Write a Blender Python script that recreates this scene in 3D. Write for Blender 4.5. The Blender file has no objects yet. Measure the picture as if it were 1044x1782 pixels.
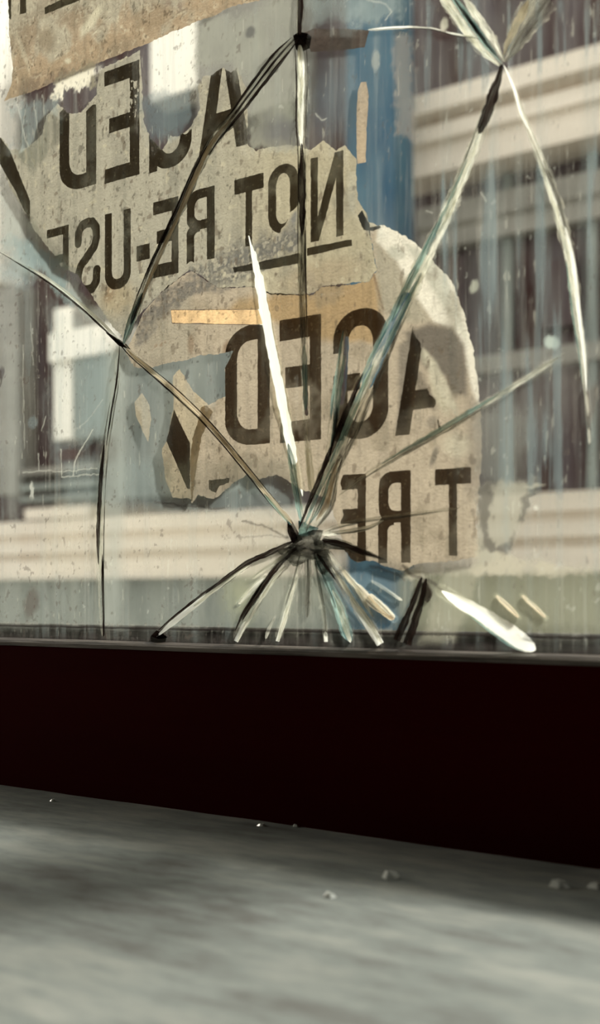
import bpy, math, random
import numpy as np
random.seed(4)
C = bpy.context.scene.collection
S = bpy.context.scene
W0, H0, F = 1044, 1782, 1800.0          # image frame and focal length in pixels
TH = math.radians(32.5); SN, CS = math.sin(TH), math.cos(TH)
D = 0.38                                 # camera to inner face of the glass
HY = 1040.0                              # horizon row
ZC = 1.0                                 # camera height

# ------------------------------------------------------------------ placement
def P(px, py, Y=0.0):
    """photo pixel -> world point on the vertical plane y=Y"""
    u = (px - 522.0) / F
    t = (D + Y) / (CS + SN * u)
    return np.array((t * (-SN + u * CS), Y, ZC + t * (HY - py) / F))
def PF(px, py, zrel):
    """photo pixel -> world point on the horizontal plane z = ZC+zrel"""
    t = -zrel * F / (py - HY); u = (px - 522.0) / F
    return np.array((t * (-SN + u * CS), -D + t * (CS + SN * u), ZC + zrel))
def topix(X, Z, Y=0.0):
    d = -X * SN + (D + Y) * CS
    r = X * CS + (D + Y) * SN
    return 522 + F * r / d, HY - F * (Z - ZC) / d

# ------------------------------------------------------------------ noise
def vnoise(x, y, seed):
    xi = np.floor(x).astype(np.int64); yi = np.floor(y).astype(np.int64)
    xf = x - xi; yf = y - yi
    xf = xf * xf * (3 - 2 * xf); yf = yf * yf * (3 - 2 * yf)
    def h(a, b):
        n = (a * 374761393 + b * 668265263 + seed * 1442695041) & 0x7fffffff
        n = ((n ^ (n >> 13)) * 1274126177) & 0x7fffffff
        n = n ^ (n >> 16)
        return (n & 0xffff) / 65535.0
    a = h(xi, yi); b = h(xi + 1, yi); c = h(xi, yi + 1); d = h(xi + 1, yi + 1)
    return (a * (1 - xf) + b * xf) * (1 - yf) + (c * (1 - xf) + d * xf) * yf
def fbm(x, y, sx, sy, octv=4, seed=1):
    """roughly -1..1"""
    r = 0; a = 1.0; t = 0
    for k in range(octv):
        r = r + a * (vnoise(x * sx * 2 ** k + 31.7 * k, y * sy * 2 ** k + 17.3 * k, seed + k) * 2 - 1)
        t += a; a *= 0.55
    return r / t * 1.6
def sst(a, b, x):
    t = np.clip((x - a) / (b - a), 0, 1); return t * t * (3 - 2 * t)

# ------------------------------------------------------------------ signed fields (positive inside), metres
def sd_poly(X, Z, pts):
    pts = np.asarray(pts, float); n = len(pts)
    d = np.full(X.shape, 1e9); ins = np.zeros(X.shape, bool)
    for i in range(n):
        a = pts[i]; b = pts[(i + 1) % n]; e = b - a
        wx = X - a[0]; wz = Z - a[1]
        t = np.clip((wx * e[0] + wz * e[1]) / (e @ e + 1e-18), 0, 1)
        d = np.minimum(d, (wx - e[0] * t) ** 2 + (wz - e[1] * t) ** 2)
        if a[1] != b[1]:
            c = ((a[1] > Z) != (b[1] > Z)) & (X < (b[0] - a[0]) * (Z - a[1]) / (b[1] - a[1]) + a[0])
            ins ^= c
    return np.where(ins, 1, -1) * np.sqrt(d)
def sd_line(X, Z, pts, r):
    """distance field of a polyline of half width r"""
    pts = np.asarray(pts, float); d = np.full(X.shape, 1e9)
    for i in range(len(pts) - 1):
        a = pts[i]; b = pts[i + 1]; e = b - a
        wx = X - a[0]; wz = Z - a[1]
        t = np.clip((wx * e[0] + wz * e[1]) / (e @ e + 1e-18), 0, 1)
        d = np.minimum(d, (wx - e[0] * t) ** 2 + (wz - e[1] * t) ** 2)
    return r - np.sqrt(d)
def PP(lst, Y=0.0):
    return [tuple(P(a, b, Y)[[0, 2]]) for a, b in lst]

# ------------------------------------------------------------------ mesh builders
def link_mesh(name, verts, faces, mat=None, parent=None, smooth=False):
    me = bpy.data.meshes.new(name)
    me.from_pydata([tuple(map(float, v)) for v in verts], [], faces)
    me.update()
    if smooth:
        me.polygons.foreach_set('use_smooth', [True] * len(me.polygons))
    o = bpy.data.objects.new(name, me); C.objects.link(o)
    if mat: me.materials.append(mat)
    if parent is not None: o.parent = parent
    return o
def empty(name, label=None, cat=None, group=None, kind=None):
    o = bpy.data.objects.new(name, None); C.objects.link(o); o.empty_display_size = 0.02
    tag(o, label, cat, group, kind); return o
def tag(o, label=None, cat=None, group=None, kind=None):
    if label: o['label'] = label
    if cat: o['category'] = cat
    if group: o['group'] = group
    if kind: o['kind'] = kind
    return o
def boxv(x0, x1, y0, y1, z0, z1, b=0.0):
    """box, long x edges bevelled by b"""
    if b <= 0:
        sec = [(y0, z0), (y1, z0), (y1, z1), (y0, z1)]
    else:
        sec = [(y0 + b, z0), (y1 - b, z0), (y1, z0 + b), (y1, z1 - b), (y1 - b, z1), (y0 + b, z1), (y0 + .3 * b, z1 - .3 * b), (y0, z1 - b), (y0, z0 + b)]
    return prism(x0, x1, sec)
def prism(x0, x1, sec):
    n = len(sec)
    v = [(x0, y, z) for y, z in sec] + [(x1, y, z) for y, z in sec]
    f = [tuple(range(n))[::-1], tuple(range(n, 2 * n))]
    f += [(i, (i + 1) % n, n + (i + 1) % n, n + i) for i in range(n)]
    return v, f
def merge(*parts):
    V = []; Fc = []
    for v, f in parts:
        k = len(V); V += list(v); Fc += [tuple(i + k for i in q) for q in f]
    return V, Fc
def rotz(vf, ang, origin):
    c, s = math.cos(ang), math.sin(ang)
    return [((x - origin[0]) * c - (y - origin[1]) * s + origin[0], (x - origin[0]) * s + (y - origin[1]) * c + origin[1], z) for x, y, z in vf[0]], vf[1]

def field_mesh(name, fieldfn, bounds, step, y0, thick, mat, parent=None, colfn=None, ripple=None):
    """thin sheet lying on the pane wherever fieldfn(X,Z) > 0 (marching squares), with real thickness"""
    x0, x1, z0, z1 = bounds
    nx = int((x1 - x0) / step) + 2; nz = int((z1 - z0) / step) + 2
    xs = x0 + np.arange(nx) * step; zs = z0 + np.arange(nz) * step
    X, Z = np.meshgrid(xs, zs, indexing='ij')
    f = fieldfn(X, Z)
    f[0, :] = -1e-4; f[-1, :] = -1e-4; f[:, 0] = -1e-4; f[:, -1] = -1e-4
    f = np.where(np.abs(f) < 1e-7, 1e-7, f)
    ins = f > 0
    vid = np.full((nx, nz), -1, np.int64)
    idx = np.argwhere(ins); vid[ins] = np.arange(len(idx))
    V = [(xs[i], zs[j]) for i, j in idx]
    c4 = ins[:-1, :-1].astype(int) + ins[1:, :-1] + ins[1:, 1:] + ins[:-1, 1:]
    full = np.argwhere(c4 == 4)
    faces = [(int(vid[i, j]), int(vid[i + 1, j]), int(vid[i + 1, j + 1]), int(vid[i, j + 1])) for i, j in full]
    ed = {}
    def evert(a, b):
        k = (a, b) if a < b else (b, a)
        if k not in ed:
            fa, fb = f[a], f[b]; t = min(max(fa / (fa - fb), 0.02), 0.98)
            V.append((xs[a[0]] + (xs[b[0]] - xs[a[0]]) * t, zs[a[1]] + (zs[b[1]] - zs[a[1]]) * t))
            ed[k] = len(V) - 1
        return ed[k]
    for i, j in np.argwhere((c4 > 0) & (c4 < 4)):
        cs = [(i, j), (i + 1, j), (i + 1, j + 1), (i, j + 1)]
        poly = []
        for k in range(4):
            a = tuple(int(q) for q in cs[k]); b = tuple(int(q) for q in cs[(k + 1) % 4])
            if ins[a]: poly.append(int(vid[a]))
            if ins[a] != ins[b]: poly.append(evert(a, b))
        if len(poly) >= 3: faces.append(tuple(poly))
    if not faces: return None
    V = np.array(V); n = len(V)
    yr = y0 + (ripple(V[:, 0], V[:, 1]) if ripple else 0 * V[:, 0])
    top = np.column_stack([V[:, 0], yr, V[:, 1]]); bot = np.column_stack([V[:, 0], yr + thick, V[:, 1]])
    cnt = {}
    for q in faces:
        for k in range(len(q)):
            a, b = q[k], q[(k + 1) % len(q)]
            if (b, a) in cnt: del cnt[(b, a)]
            else: cnt[(a, b)] = 1
    allf = faces + [tuple(i + n for i in q[::-1]) for q in faces] + [(b, a, a + n, b + n) for a, b in cnt]
    o = link_mesh(name, np.vstack([top, bot]).tolist(), allf, mat, parent)
    o.data.materials.append(M['clear']); nf = len(faces)
    o.data.polygons.foreach_set('material_index', [0] * nf + [1] * (len(allf) - nf))
    if colfn:
        rgb, al = colfn(V[:, 0], V[:, 1])
        rgb = np.clip(rgb * PGAIN, 0, .95); col = np.ones((2 * n, 4), np.float32); col[:n, :3] = rgb; col[n:, :3] = rgb; col[:n, 3] = al; col[n:, 3] = al
        at = o.data.attributes.new('coat', 'FLOAT_COLOR', 'POINT'); at.data.foreach_set('color', col.ravel())
    return o

# ------------------------------------------------------------------ materials
def newmat(name):
    m = bpy.data.materials.new(name); m.use_nodes = True
    nt = m.node_tree; nt.nodes.clear()
    return m, nt, nt.nodes, nt.links
def N(nt, t, **kw):
    n = nt.nodes.new(t)
    for k, v in kw.items():
        if k in n.inputs: n.inputs[k].default_value = v
        else: setattr(n, k, v)
    return n
def principled(name, c1, c2=None, scale=(6, 6, 6), rough=0.6, bump=0.0, spec=0.3, detail=6, ramp=(0.35, 0.65), nscale=1.0):
    m, nt, ns, L = newmat(name)
    out = N(nt, 'ShaderNodeOutputMaterial'); b = N(nt, 'ShaderNodeBsdfPrincipled', Roughness=rough)
    b.inputs['Specular IOR Level'].default_value = spec
    L.new(b.outputs[0], out.inputs[0])
    tc = N(nt, 'ShaderNodeTexCoord'); mp = N(nt, 'ShaderNodeMapping'); mp.inputs['Scale'].default_value = scale
    L.new(tc.outputs['Object'], mp.inputs[0])
    nz = N(nt, 'ShaderNodeTexNoise', Scale=nscale, Detail=detail, Roughness=0.6); L.new(mp.outputs[0], nz.inputs['Vector'])
    rp = N(nt, 'ShaderNodeValToRGB'); rp.color_ramp.elements[0].position = ramp[0]; rp.color_ramp.elements[1].position = ramp[1]
    rp.color_ramp.elements[0].color = (*c1, 1); rp.color_ramp.elements[1].color = (*(c2 or c1), 1)
    L.new(nz.outputs['Fac'], rp.inputs[0]); L.new(rp.outputs[0], b.inputs['Base Color'])
    if bump:
        bp = N(nt, 'ShaderNodeBump', Strength=bump, Distance=0.002); L.new(nz.outputs['Fac'], bp.inputs['Height']); L.new(bp.outputs[0], b.inputs['Normal'])
    return m
def clean_glass(nt, L, tint=(0.95, 0.965, 0.95)):
    tr = N(nt, 'ShaderNodeBsdfTransparent'); tr.inputs[0].default_value = (*tint, 1)
    gl = N(nt, 'ShaderNodeBsdfGlossy', Roughness=0.05)
    fr = N(nt, 'ShaderNodeFresnel', IOR=1.45)
    ge = N(nt, 'ShaderNodeNewGeometry'); iv = N(nt, 'ShaderNodeMath', operation='SUBTRACT'); iv.inputs[0].default_value = 1.0; L.new(ge.outputs['Backfacing'], iv.inputs[1])
    mu = N(nt, 'ShaderNodeMath', operation='MULTIPLY'); L.new(fr.outputs[0], mu.inputs[0]); L.new(iv.outputs[0], mu.inputs[1])
    mx = N(nt, 'ShaderNodeMixShader'); L.new(mu.outputs[0], mx.inputs[0]); L.new(tr.outputs[0], mx.inputs[1]); L.new(gl.outputs[0], mx.inputs[2])
    return mx
def coat_mat(name, glass=True, trans=0.85, bumpscale=900, bump=0.0):
    """attribute 'coat': rgb = colour of the deposit / paper, a = its coverage"""
    m, nt, ns, L = newmat(name)
    out = N(nt, 'ShaderNodeOutputMaterial')
    at = N(nt, 'ShaderNodeAttribute'); at.attribute_name = 'coat'
    df = N(nt, 'ShaderNodeBsdfDiffuse'); tl = N(nt, 'ShaderNodeBsdfTranslucent')
    L.new(at.outputs['Color'], df.inputs[0]); L.new(at.outputs['Color'], tl.inputs[0])
    mx = N(nt, 'ShaderNodeMixShader'); mx.inputs[0].default_value = trans
    L.new(df.outputs[0], mx.inputs[1]); L.new(tl.outputs[0], mx.inputs[2])
    if glass: cl = clean_glass(nt, L)
    else: cl = N(nt, 'ShaderNodeBsdfTransparent')
    fin = N(nt, 'ShaderNodeMixShader'); L.new(at.outputs['Alpha'], fin.inputs[0]); L.new(cl.outputs[0], fin.inputs[1]); L.new(mx.outputs[0], fin.inputs[2])
    L.new(fin.outputs[0], out.inputs[0])
    if bump:
        tc = N(nt, 'ShaderNodeTexCoord'); nz = N(nt, 'ShaderNodeTexNoise', Scale=bumpscale, Detail=4); L.new(tc.outputs['Object'], nz.inputs['Vector'])
        bp = N(nt, 'ShaderNodeBump', Strength=bump, Distance=0.001); L.new(nz.outputs['Fac'], bp.inputs['Height'])
        L.new(bp.outputs[0], df.inputs['Normal']); L.new(bp.outputs[0], tl.inputs['Normal'])
    return m
def crack_mat(name, c1, c2, a1, a2, us=60, vs=1.6, gloss=0.0, trans=0.9, seed=0):
    """broken glass face: fine streaks along the fracture (UV u = length in m, v = across)"""
    m, nt, ns, L = newmat(name)
    out = N(nt, 'ShaderNodeOutputMaterial')
    uv = N(nt, 'ShaderNodeUVMap'); uv.uv_map = 'st'
    mp = N(nt, 'ShaderNodeMapping'); mp.inputs['Scale'].default_value = (us, vs, 1); mp.inputs['Location'].default_value = (seed * 3.1, seed * 1.7, seed)
    L.new(uv.outputs[0], mp.inputs[0])
    nz = N(nt, 'ShaderNodeTexNoise', Scale=1.0, Detail=5, Roughness=0.6); L.new(mp.outputs[0], nz.inputs['Vector'])
    r1 = N(nt, 'ShaderNodeValToRGB'); r1.color_ramp.elements[0].position = 0.38; r1.color_ramp.elements[1].position = 0.6
    r1.color_ramp.elements[0].color = (*c1, 1); r1.color_ramp.elements[1].color = (*c2, 1); L.new(nz.outputs['Fac'], r1.inputs[0])
    mr = N(nt, 'ShaderNodeMapRange'); mr.inputs['From Min'].default_value = 0.36; mr.inputs['From Max'].default_value = 0.58
    mr.inputs['To Min'].default_value = a1; mr.inputs['To Max'].default_value = a2
    mp2 = N(nt, 'ShaderNodeMapping'); mp2.inputs['Scale'].default_value = (us * 1.7, vs * 1.4, 1); mp2.inputs['Location'].default_value = (9 + seed, 4, 2)
    L.new(uv.outputs[0], mp2.inputs[0]); nz2 = N(nt, 'ShaderNodeTexNoise', Scale=1.0, Detail=4); L.new(mp2.outputs[0], nz2.inputs['Vector'])
    L.new(nz2.outputs['Fac'], mr.inputs['Value'])
    df = N(nt, 'ShaderNodeBsdfDiffuse'); tl = N(nt, 'ShaderNodeBsdfTranslucent')
    L.new(r1.outputs[0], df.inputs[0]); L.new(r1.outputs[0], tl.inputs[0])
    mx = N(nt, 'ShaderNodeMixShader'); mx.inputs[0].default_value = trans; L.new(df.outputs[0], mx.inputs[1]); L.new(tl.outputs[0], mx.inputs[2])
    tr = N(nt, 'ShaderNodeBsdfTransparent'); tr.inputs[0].default_value = (0.96, 0.98, 0.97, 1)
    fin = N(nt, 'ShaderNodeMixShader'); L.new(mr.outputs[0], fin.inputs[0]); L.new(tr.outputs[0], fin.inputs[1]); L.new(mx.outputs[0], fin.inputs[2])
    L.new(fin.outputs[0], out.inputs[0])
    return m
M = {}
PGAIN = 1.17                       # overall colour gain for paper, print and strips
def clear_mat():
    m, nt, ns, L = newmat('clear_film'); out = N(nt, 'ShaderNodeOutputMaterial'); t = N(nt, 'ShaderNodeBsdfTransparent'); L.new(t.outputs[0], out.inputs[0]); return m
M['clear'] = clear_mat()
M['pane'] = coat_mat('dirty_glass')
M['paper'] = coat_mat('torn_paper', glass=False, trans=0.8, bump=0.35)
M['white'] = crack_mat('painted_glint', (0.97, 0.95, 0.86), (1.0, 1.0, 0.94), 0.95, 1.0)  # white colour stands in for sky reflected off the crack faces
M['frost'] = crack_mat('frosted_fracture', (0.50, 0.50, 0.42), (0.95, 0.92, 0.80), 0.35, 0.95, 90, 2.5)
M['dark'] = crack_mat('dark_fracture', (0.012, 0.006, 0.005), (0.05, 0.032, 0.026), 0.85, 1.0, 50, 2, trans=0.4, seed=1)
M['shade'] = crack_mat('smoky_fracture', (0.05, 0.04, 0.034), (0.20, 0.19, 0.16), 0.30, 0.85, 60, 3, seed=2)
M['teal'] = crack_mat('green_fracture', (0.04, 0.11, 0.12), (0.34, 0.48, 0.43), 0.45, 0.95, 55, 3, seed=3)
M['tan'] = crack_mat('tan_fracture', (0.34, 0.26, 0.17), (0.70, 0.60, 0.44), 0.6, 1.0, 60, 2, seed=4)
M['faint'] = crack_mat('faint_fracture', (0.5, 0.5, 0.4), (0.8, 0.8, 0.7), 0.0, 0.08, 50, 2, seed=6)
M['pale'] = crack_mat('pale_fracture', (0.30, 0.30, 0.25), (0.62, 0.58, 0.46), 0.04, 0.45, 50, 2, seed=5)
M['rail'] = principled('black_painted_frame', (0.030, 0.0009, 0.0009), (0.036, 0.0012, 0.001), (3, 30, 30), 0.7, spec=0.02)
M['bead'] = principled('worn_grey_bead', (0.05, 0.038, 0.03), (0.22, 0.19, 0.16), (25, 300, 500), 0.45, 0.3, ramp=(0.4, 0.7))
M['outer'] = principled('dusty_outer_bead', (0.03, 0.024, 0.02), (0.09, 0.085, 0.07), (14, 60, 260), 0.8, 0.3, ramp=(0.38, 0.68))
M['ext'] = principled('grey_render', (0.42, 0.42, 0.38), (0.5, 0.5, 0.46), (4, 4, 4), 0.9)
M['room'] = principled('dim_room_paint', (0.10, 0.06, 0.05), (0.12, 0.07, 0.055), (2, 2, 2), 0.9)
M['floor'] = principled('dark_boards', (0.03, 0.02, 0.016), (0.06, 0.04, 0.03), (1, 12, 4), 0.6)
M['cream'] = principled('cream_painted_stone', (0.66, 0.59, 0.50), (0.78, 0.70, 0.60), (2, 5, 7), 0.8)
M['white_paint'] = principled('white_paint', (0.88, 0.84, 0.74), (0.92, 0.88, 0.79), (3, 3, 3), 0.7)
M['groove'] = principled('grey_green_stone', (0.40, 0.42, 0.36), (0.50, 0.50, 0.43), (2, 4, 4), 0.8)
M['grey'] = principled('grey_stone', (0.20, 0.19, 0.165), (0.30, 0.285, 0.25), (2, 3, 6), 0.8)
M['darkwall'] = principled('dark_cladding', (0.040, 0.016, 0.015), (0.13, 0.115, 0.12), (9, 3, 0.8), 0.8, ramp=(0.40, 0.66), spec=0.1)
M['olive'] = principled('olive_wall', (0.25, 0.25, 0.17), (0.36, 0.36, 0.27), (2, 3, 2), 0.85)
M['slate'] = principled('slate_wall', (0.15, 0.17, 0.16), (0.28, 0.30, 0.27), (5, 3, 2), 0.85)
M['blue'] = principled('blue_painted_steel', (0.022, 0.075, 0.13), (0.06, 0.14, 0.195), (9, 9, 3), 0.6)
M['paving'] = principled('paving', (0.25, 0.24, 0.2), (0.35, 0.33, 0.28), (2, 2, 2), 0.9)

# ledge: rough painted board with streaks along its length, worn through
def ledge_mat():
    m, nt, ns, L = newmat('worn_grey_ledge_paint')
    out = N(nt, 'ShaderNodeOutputMaterial'); b = N(nt, 'ShaderNodeBsdfPrincipled'); L.new(b.outputs[0], out.inputs[0])
    tc = N(nt, 'ShaderNodeTexCoord')
    def noise(sc, det, loc=(0, 0, 0), rough=0.6):
        mp = N(nt, 'ShaderNodeMapping'); mp.inputs['Scale'].default_value = sc; mp.inputs['Location'].default_value = loc
        L.new(tc.outputs['Object'], mp.inputs[0]); n = N(nt, 'ShaderNodeTexNoise', Scale=1.0, Detail=det, Roughness=rough); L.new(mp.outputs[0], n.inputs['Vector']); return n
    n1 = noise((18, 62, 10), 5); n2 = noise((80, 220, 10), 5, (3, 1, 0)); n3 = noise((7, 16, 5), 3, (1, 5, 0))
    a = N(nt, 'ShaderNodeMath', operation='MULTIPLY_ADD'); a.inputs[1].default_value = 0.55; L.new(n1.outputs['Fac'], a.inputs[0])
    b2 = N(nt, 'ShaderNodeMath', operation='MULTIPLY'); b2.inputs[1].default_value = 0.25; L.new(n2.outputs['Fac'], b2.inputs[0]); L.new(b2.outputs[0], a.inputs[2])
    c = N(nt, 'ShaderNodeMath', operation='MULTIPLY_ADD'); c.inputs[1].default_value = 0.3; L.new(n3.outputs['Fac'], c.inputs[0]); L.new(a.outputs[0], c.inputs[2])
    rp = N(nt, 'ShaderNodeValToRGB'); e = rp.color_ramp.elements
    e[0].position = 0.40; e[0].color = (0.17, 0.165, 0.155, 1); e[1].position = 0.68; e[1].color = (0.41, 0.42, 0.385, 1)
    k = e.new(0.53); k.color = (0.27, 0.295, 0.28, 1)
    L.new(c.outputs[0], rp.inputs[0]); L.new(rp.outputs[0], b.inputs['Base Color'])
    b.inputs['Roughness'].default_value = 0.6; b.inputs['Specular IOR Level'].default_value = 0.12
    bp = N(nt, 'ShaderNodeBump', Strength=0.5, Distance=0.0015); L.new(c.outputs[0], bp.inputs['Height']); L.new(bp.outputs[0], b.inputs['Normal'])
    return m
M['ledge'] = ledge_mat()

# ================================================================== THE PANE
PT = 0.004
pane = empty('cracked_glass', 'large dirty cracked glass pane with impact star above the black rail', 'glass pane')

xs = np.concatenate([np.linspace(-0.95, P(-60, 0)[0], 14)[:-1], np.arange(P(-60, 0)[0], P(1100, 0)[0], 0.00045), np.linspace(P(1100, 0)[0] + .001, 0.30, 12)])
zlo, zhi = ZC - 0.03, ZC + 0.40
zs = np.concatenate([np.arange(zlo, zhi, 0.00045), np.linspace(zhi + .001, ZC + 0.85, 12)])
X, Z = np.meshgrid(xs, zs, indexing='ij')
PX, PY = topix(X, Z)
n_lo = fbm(X, Z, 25, 18, 4, 11); n_md = fbm(X, Z, 90, 60, 4, 12); n_hi = fbm(X, Z, 500, 400, 3, 13)
n_st = fbm(X, Z, 260, 14, 4, 14); n_st2 = fbm(X, Z, 900, 30, 3, 15)
WX = PX + 10 * n_md + 5 * n_hi; WY = PY + 12 * fbm(X, Z, 90, 60, 4, 16) + 6 * fbm(X, Z, 500, 400, 3, 17)
PR = np.zeros(X.shape + (3,)); A = np.zeros(X.shape)
def over(a, col):
    global PR, A
    a = np.clip(a, 0, 1)
    PR = PR * (1 - a)[..., None] + a[..., None] * np.array(col); A = A * (1 - a) + a
def ell(cx, cy, rx, ry, ang=0, soft=0.6, warp=1.0):
    x = (PX + (WX - PX) * warp) - cx; y = (PY + (WY - PY) * warp) - cy
    c, s = math.cos(math.radians(ang)), math.sin(math.radians(ang))
    r = np.sqrt(((x * c + y * s) / rx) ** 2 + ((-x * s + y * c) / ry) ** 2)
    return 1 - sst(1 - soft, 1 + soft * .3, r)
def poly(pts, soft=12, warp=1.0):
    d = sd_poly(PX + (WX - PX) * warp, PY + (WY - PY) * warp, pts)
    return sst(-soft, soft, d)
def stroke(pts, w, soft=1.2, warp=0.15):
    d = sd_line(PX + (WX - PX) * warp, PY + (WY - PY) * warp, pts, w)
    return sst(-soft, soft, d)
cream = (0.60, 0.56, 0.44); blueg = (0.30, 0.37, 0.37); grey = (0.36, 0.36, 0.31); brown = (0.05, 0.032, 0.026); pale = (0.78, 0.76, 0.66); teal = (0.22, 0.32, 0.33)
# overall film of dust with rain streaks
over(0.07 + 0.05 * n_lo + 0.06 * n_st + 0.04 * n_md, grey)
over(0.12 * sst(0.1, 0.8, n_st) , blueg)
over(0.08 * sst(0.2, 0.7, n_st2) * (0.5 + 0.5 * sst(-.2, .6, n_lo)), pale)
# milky adhesive films; the last two calls paint upright reflections
over(0.72 * poly([(345, 45), (440, 10), (515, -10), (518, 262), (440, 262), (433, 140), (405, 108), (348, 125)], 12) * (0.8 + .25 * n_md), (0.34, 0.35, 0.29))
over(0.5 * ell(490, 225, 40, 34, 0, 0.8), (0.10, 0.10, 0.12))
over(0.55 * poly([(530, -10), (700, -10), (705, 32), (640, 38), (530, 38)], 12) * (0.8 + .3 * n_md), (0.30, 0.36, 0.34))
over(0.35 * ell(590, 170, 55, 80, 0, 0.8) , (0.16, 0.21, 0.24))
over(0.55 * poly([(252, 165), (345, 150), (343, 215), (300, 235), (262, 235)], 12), (0.15, 0.20, 0.21))
over(0.6 * poly([(15, 190), (85, 170), (110, 150), (100, 250), (55, 300), (20, 250)], 8) * (0.75 + .4 * n_st), (0.27, 0.33, 0.32))
over(0.8 * ell(140, 145, 45, 28, -20, 0.35, 2.0) * sst(-.25, .3, n_md + .5 * n_hi), pale)
over(0.75 * poly([(95, 150), (168, 118), (168, 150), (130, 165), (95, 175)], 6, 1.5), (0.80, 0.77, 0.62))
over(0.60 * poly([(0, 290), (60, 385), (130, 480), (210, 590), (130, 530), (0, 440)], 12) * (0.85 + .3 * n_md), (0.44, 0.48, 0.43))
over(0.5 * ell(60, 445, 70, 22, 30), teal)
over(0.22 * poly([(0, 440), (36, 465), (36, 900), (0, 900)], 14) * (0.8 + .3 * n_st), (0.26, 0.31, 0.31))
over(0.25 * poly([(88, 530), (205, 600), (200, 720), (180, 760), (88, 800)], 14) * (0.8 + .4 * n_st), (0.30, 0.37, 0.36))
over(0.55 * poly([(140, 620), (200, 610), (190, 740), (140, 740)], 22), (0.25, 0.31, 0.30))
over(0.36 * poly([(205, 610), (300, 640), (310, 700), (290, 850), (185, 850)], 14) * (0.85 + .3 * n_md), (0.22, 0.25, 0.235))
over(0.40 * poly([(110, 800), (520, 800), (520, 890), (110, 890)], 16, .6) * (0.85 + .2 * n_md), (0.27, 0.33, 0.32))
over(0.30 * poly([(100, 875), (510, 900), (500, 1000), (60, 1000)], 16, .4), cream)
over(0.28 * poly([(0, 1000), (690, 1000), (690, 1090), (0, 1090)], 10, .4) * (0.8 + .4 * n_md), (0.33, 0.36, 0.31))
over(0.45 * ell(420, 1040, 38, 60, 0, .9), (0.33, 0.35, 0.20))
over(0.33 * ell(498, 1010, 120, 90, 0, .8), (0.42, 0.42, 0.33))
over(0.45 * poly([(190, 600), (218, 600), (215, 860), (208, 1090), (175, 1090), (180, 860)], 14, .3), (0.42, 0.45, 0.40))  # faint upright light reflection painted into the coat
over(0.16 * poly([(8, 600), (34, 600), (34, 1085), (8, 1085)], 10, .3), (0.50, 0.52, 0.46))  # second reflected streak, painted as coat colour
# haze over the lower right and the wiped smear
over(0.30 * ell(930, 690, 140, 95, -32, .7) * (0.8 + .3 * n_md), (0.27, 0.26, 0.24))
over(0.40 * poly([(830, 700), (930, 720), (900, 860), (830, 830)], 22), (0.24, 0.25, 0.22))
over(0.32 * poly([(690, 990), (1044, 990), (1044, 1090), (690, 1090)], 14, .4), (0.40, 0.41, 0.30))
over(0.45 * poly([(770, 990), (845, 985), (790, 1115), (730, 1118)], 10, .5), (0.44, 0.43, 0.33))
over(0.65 * poly([(560, 1000), (640, 980), (690, 985), (690, 1080), (620, 1085)], 18, .6), (0.10, 0.17, 0.22))
over(0.80 * poly([(700, 985), (840, 960), (1010, 985), (1030, 995), (850, 1003), (700, 1003)], 7, .7) * sst(-.7, .3, n_md), (0.52, 0.49, 0.38))
over(0.70 * poly([(832, 850), (935, 835), (905, 930), (850, 990), (832, 985)], 10) , (0.42, 0.41, 0.33))
over(0.60 * poly([(832, 850), (855, 845), (850, 920), (870, 960), (900, 930), (880, 972), (850, 965), (832, 900)], 5), (0.06, 0.055, 0.05))
over(0.6 * poly([(925, 835), (935, 850), (915, 910), (905, 910)], 5), (0.08, 0.08, 0.07))
# long rain runs on the right
for x0, w, a in ((725, 5, .25), (775, 7, .22), (860, 10, .34), (878, 6, .34), (905, 8, .2), (948, 5, .22), (1013, 5, .28), (1030, 4, .25), (1026, 6, .25)):
    over(a * .6 * stroke([(x0, 60 + random.random() * 250), (x0 + 2, 480), (x0 + 4, 700 + random.random() * 320)], w, 5, .5) * (0.65 + .5 * n_st), (0.30, 0.36, 0.35))
over(0.25 * poly([(690, 230), (720, 230), (720, 60), (690, 60)], 6), (0.5, 0.42, 0.33))
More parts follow.
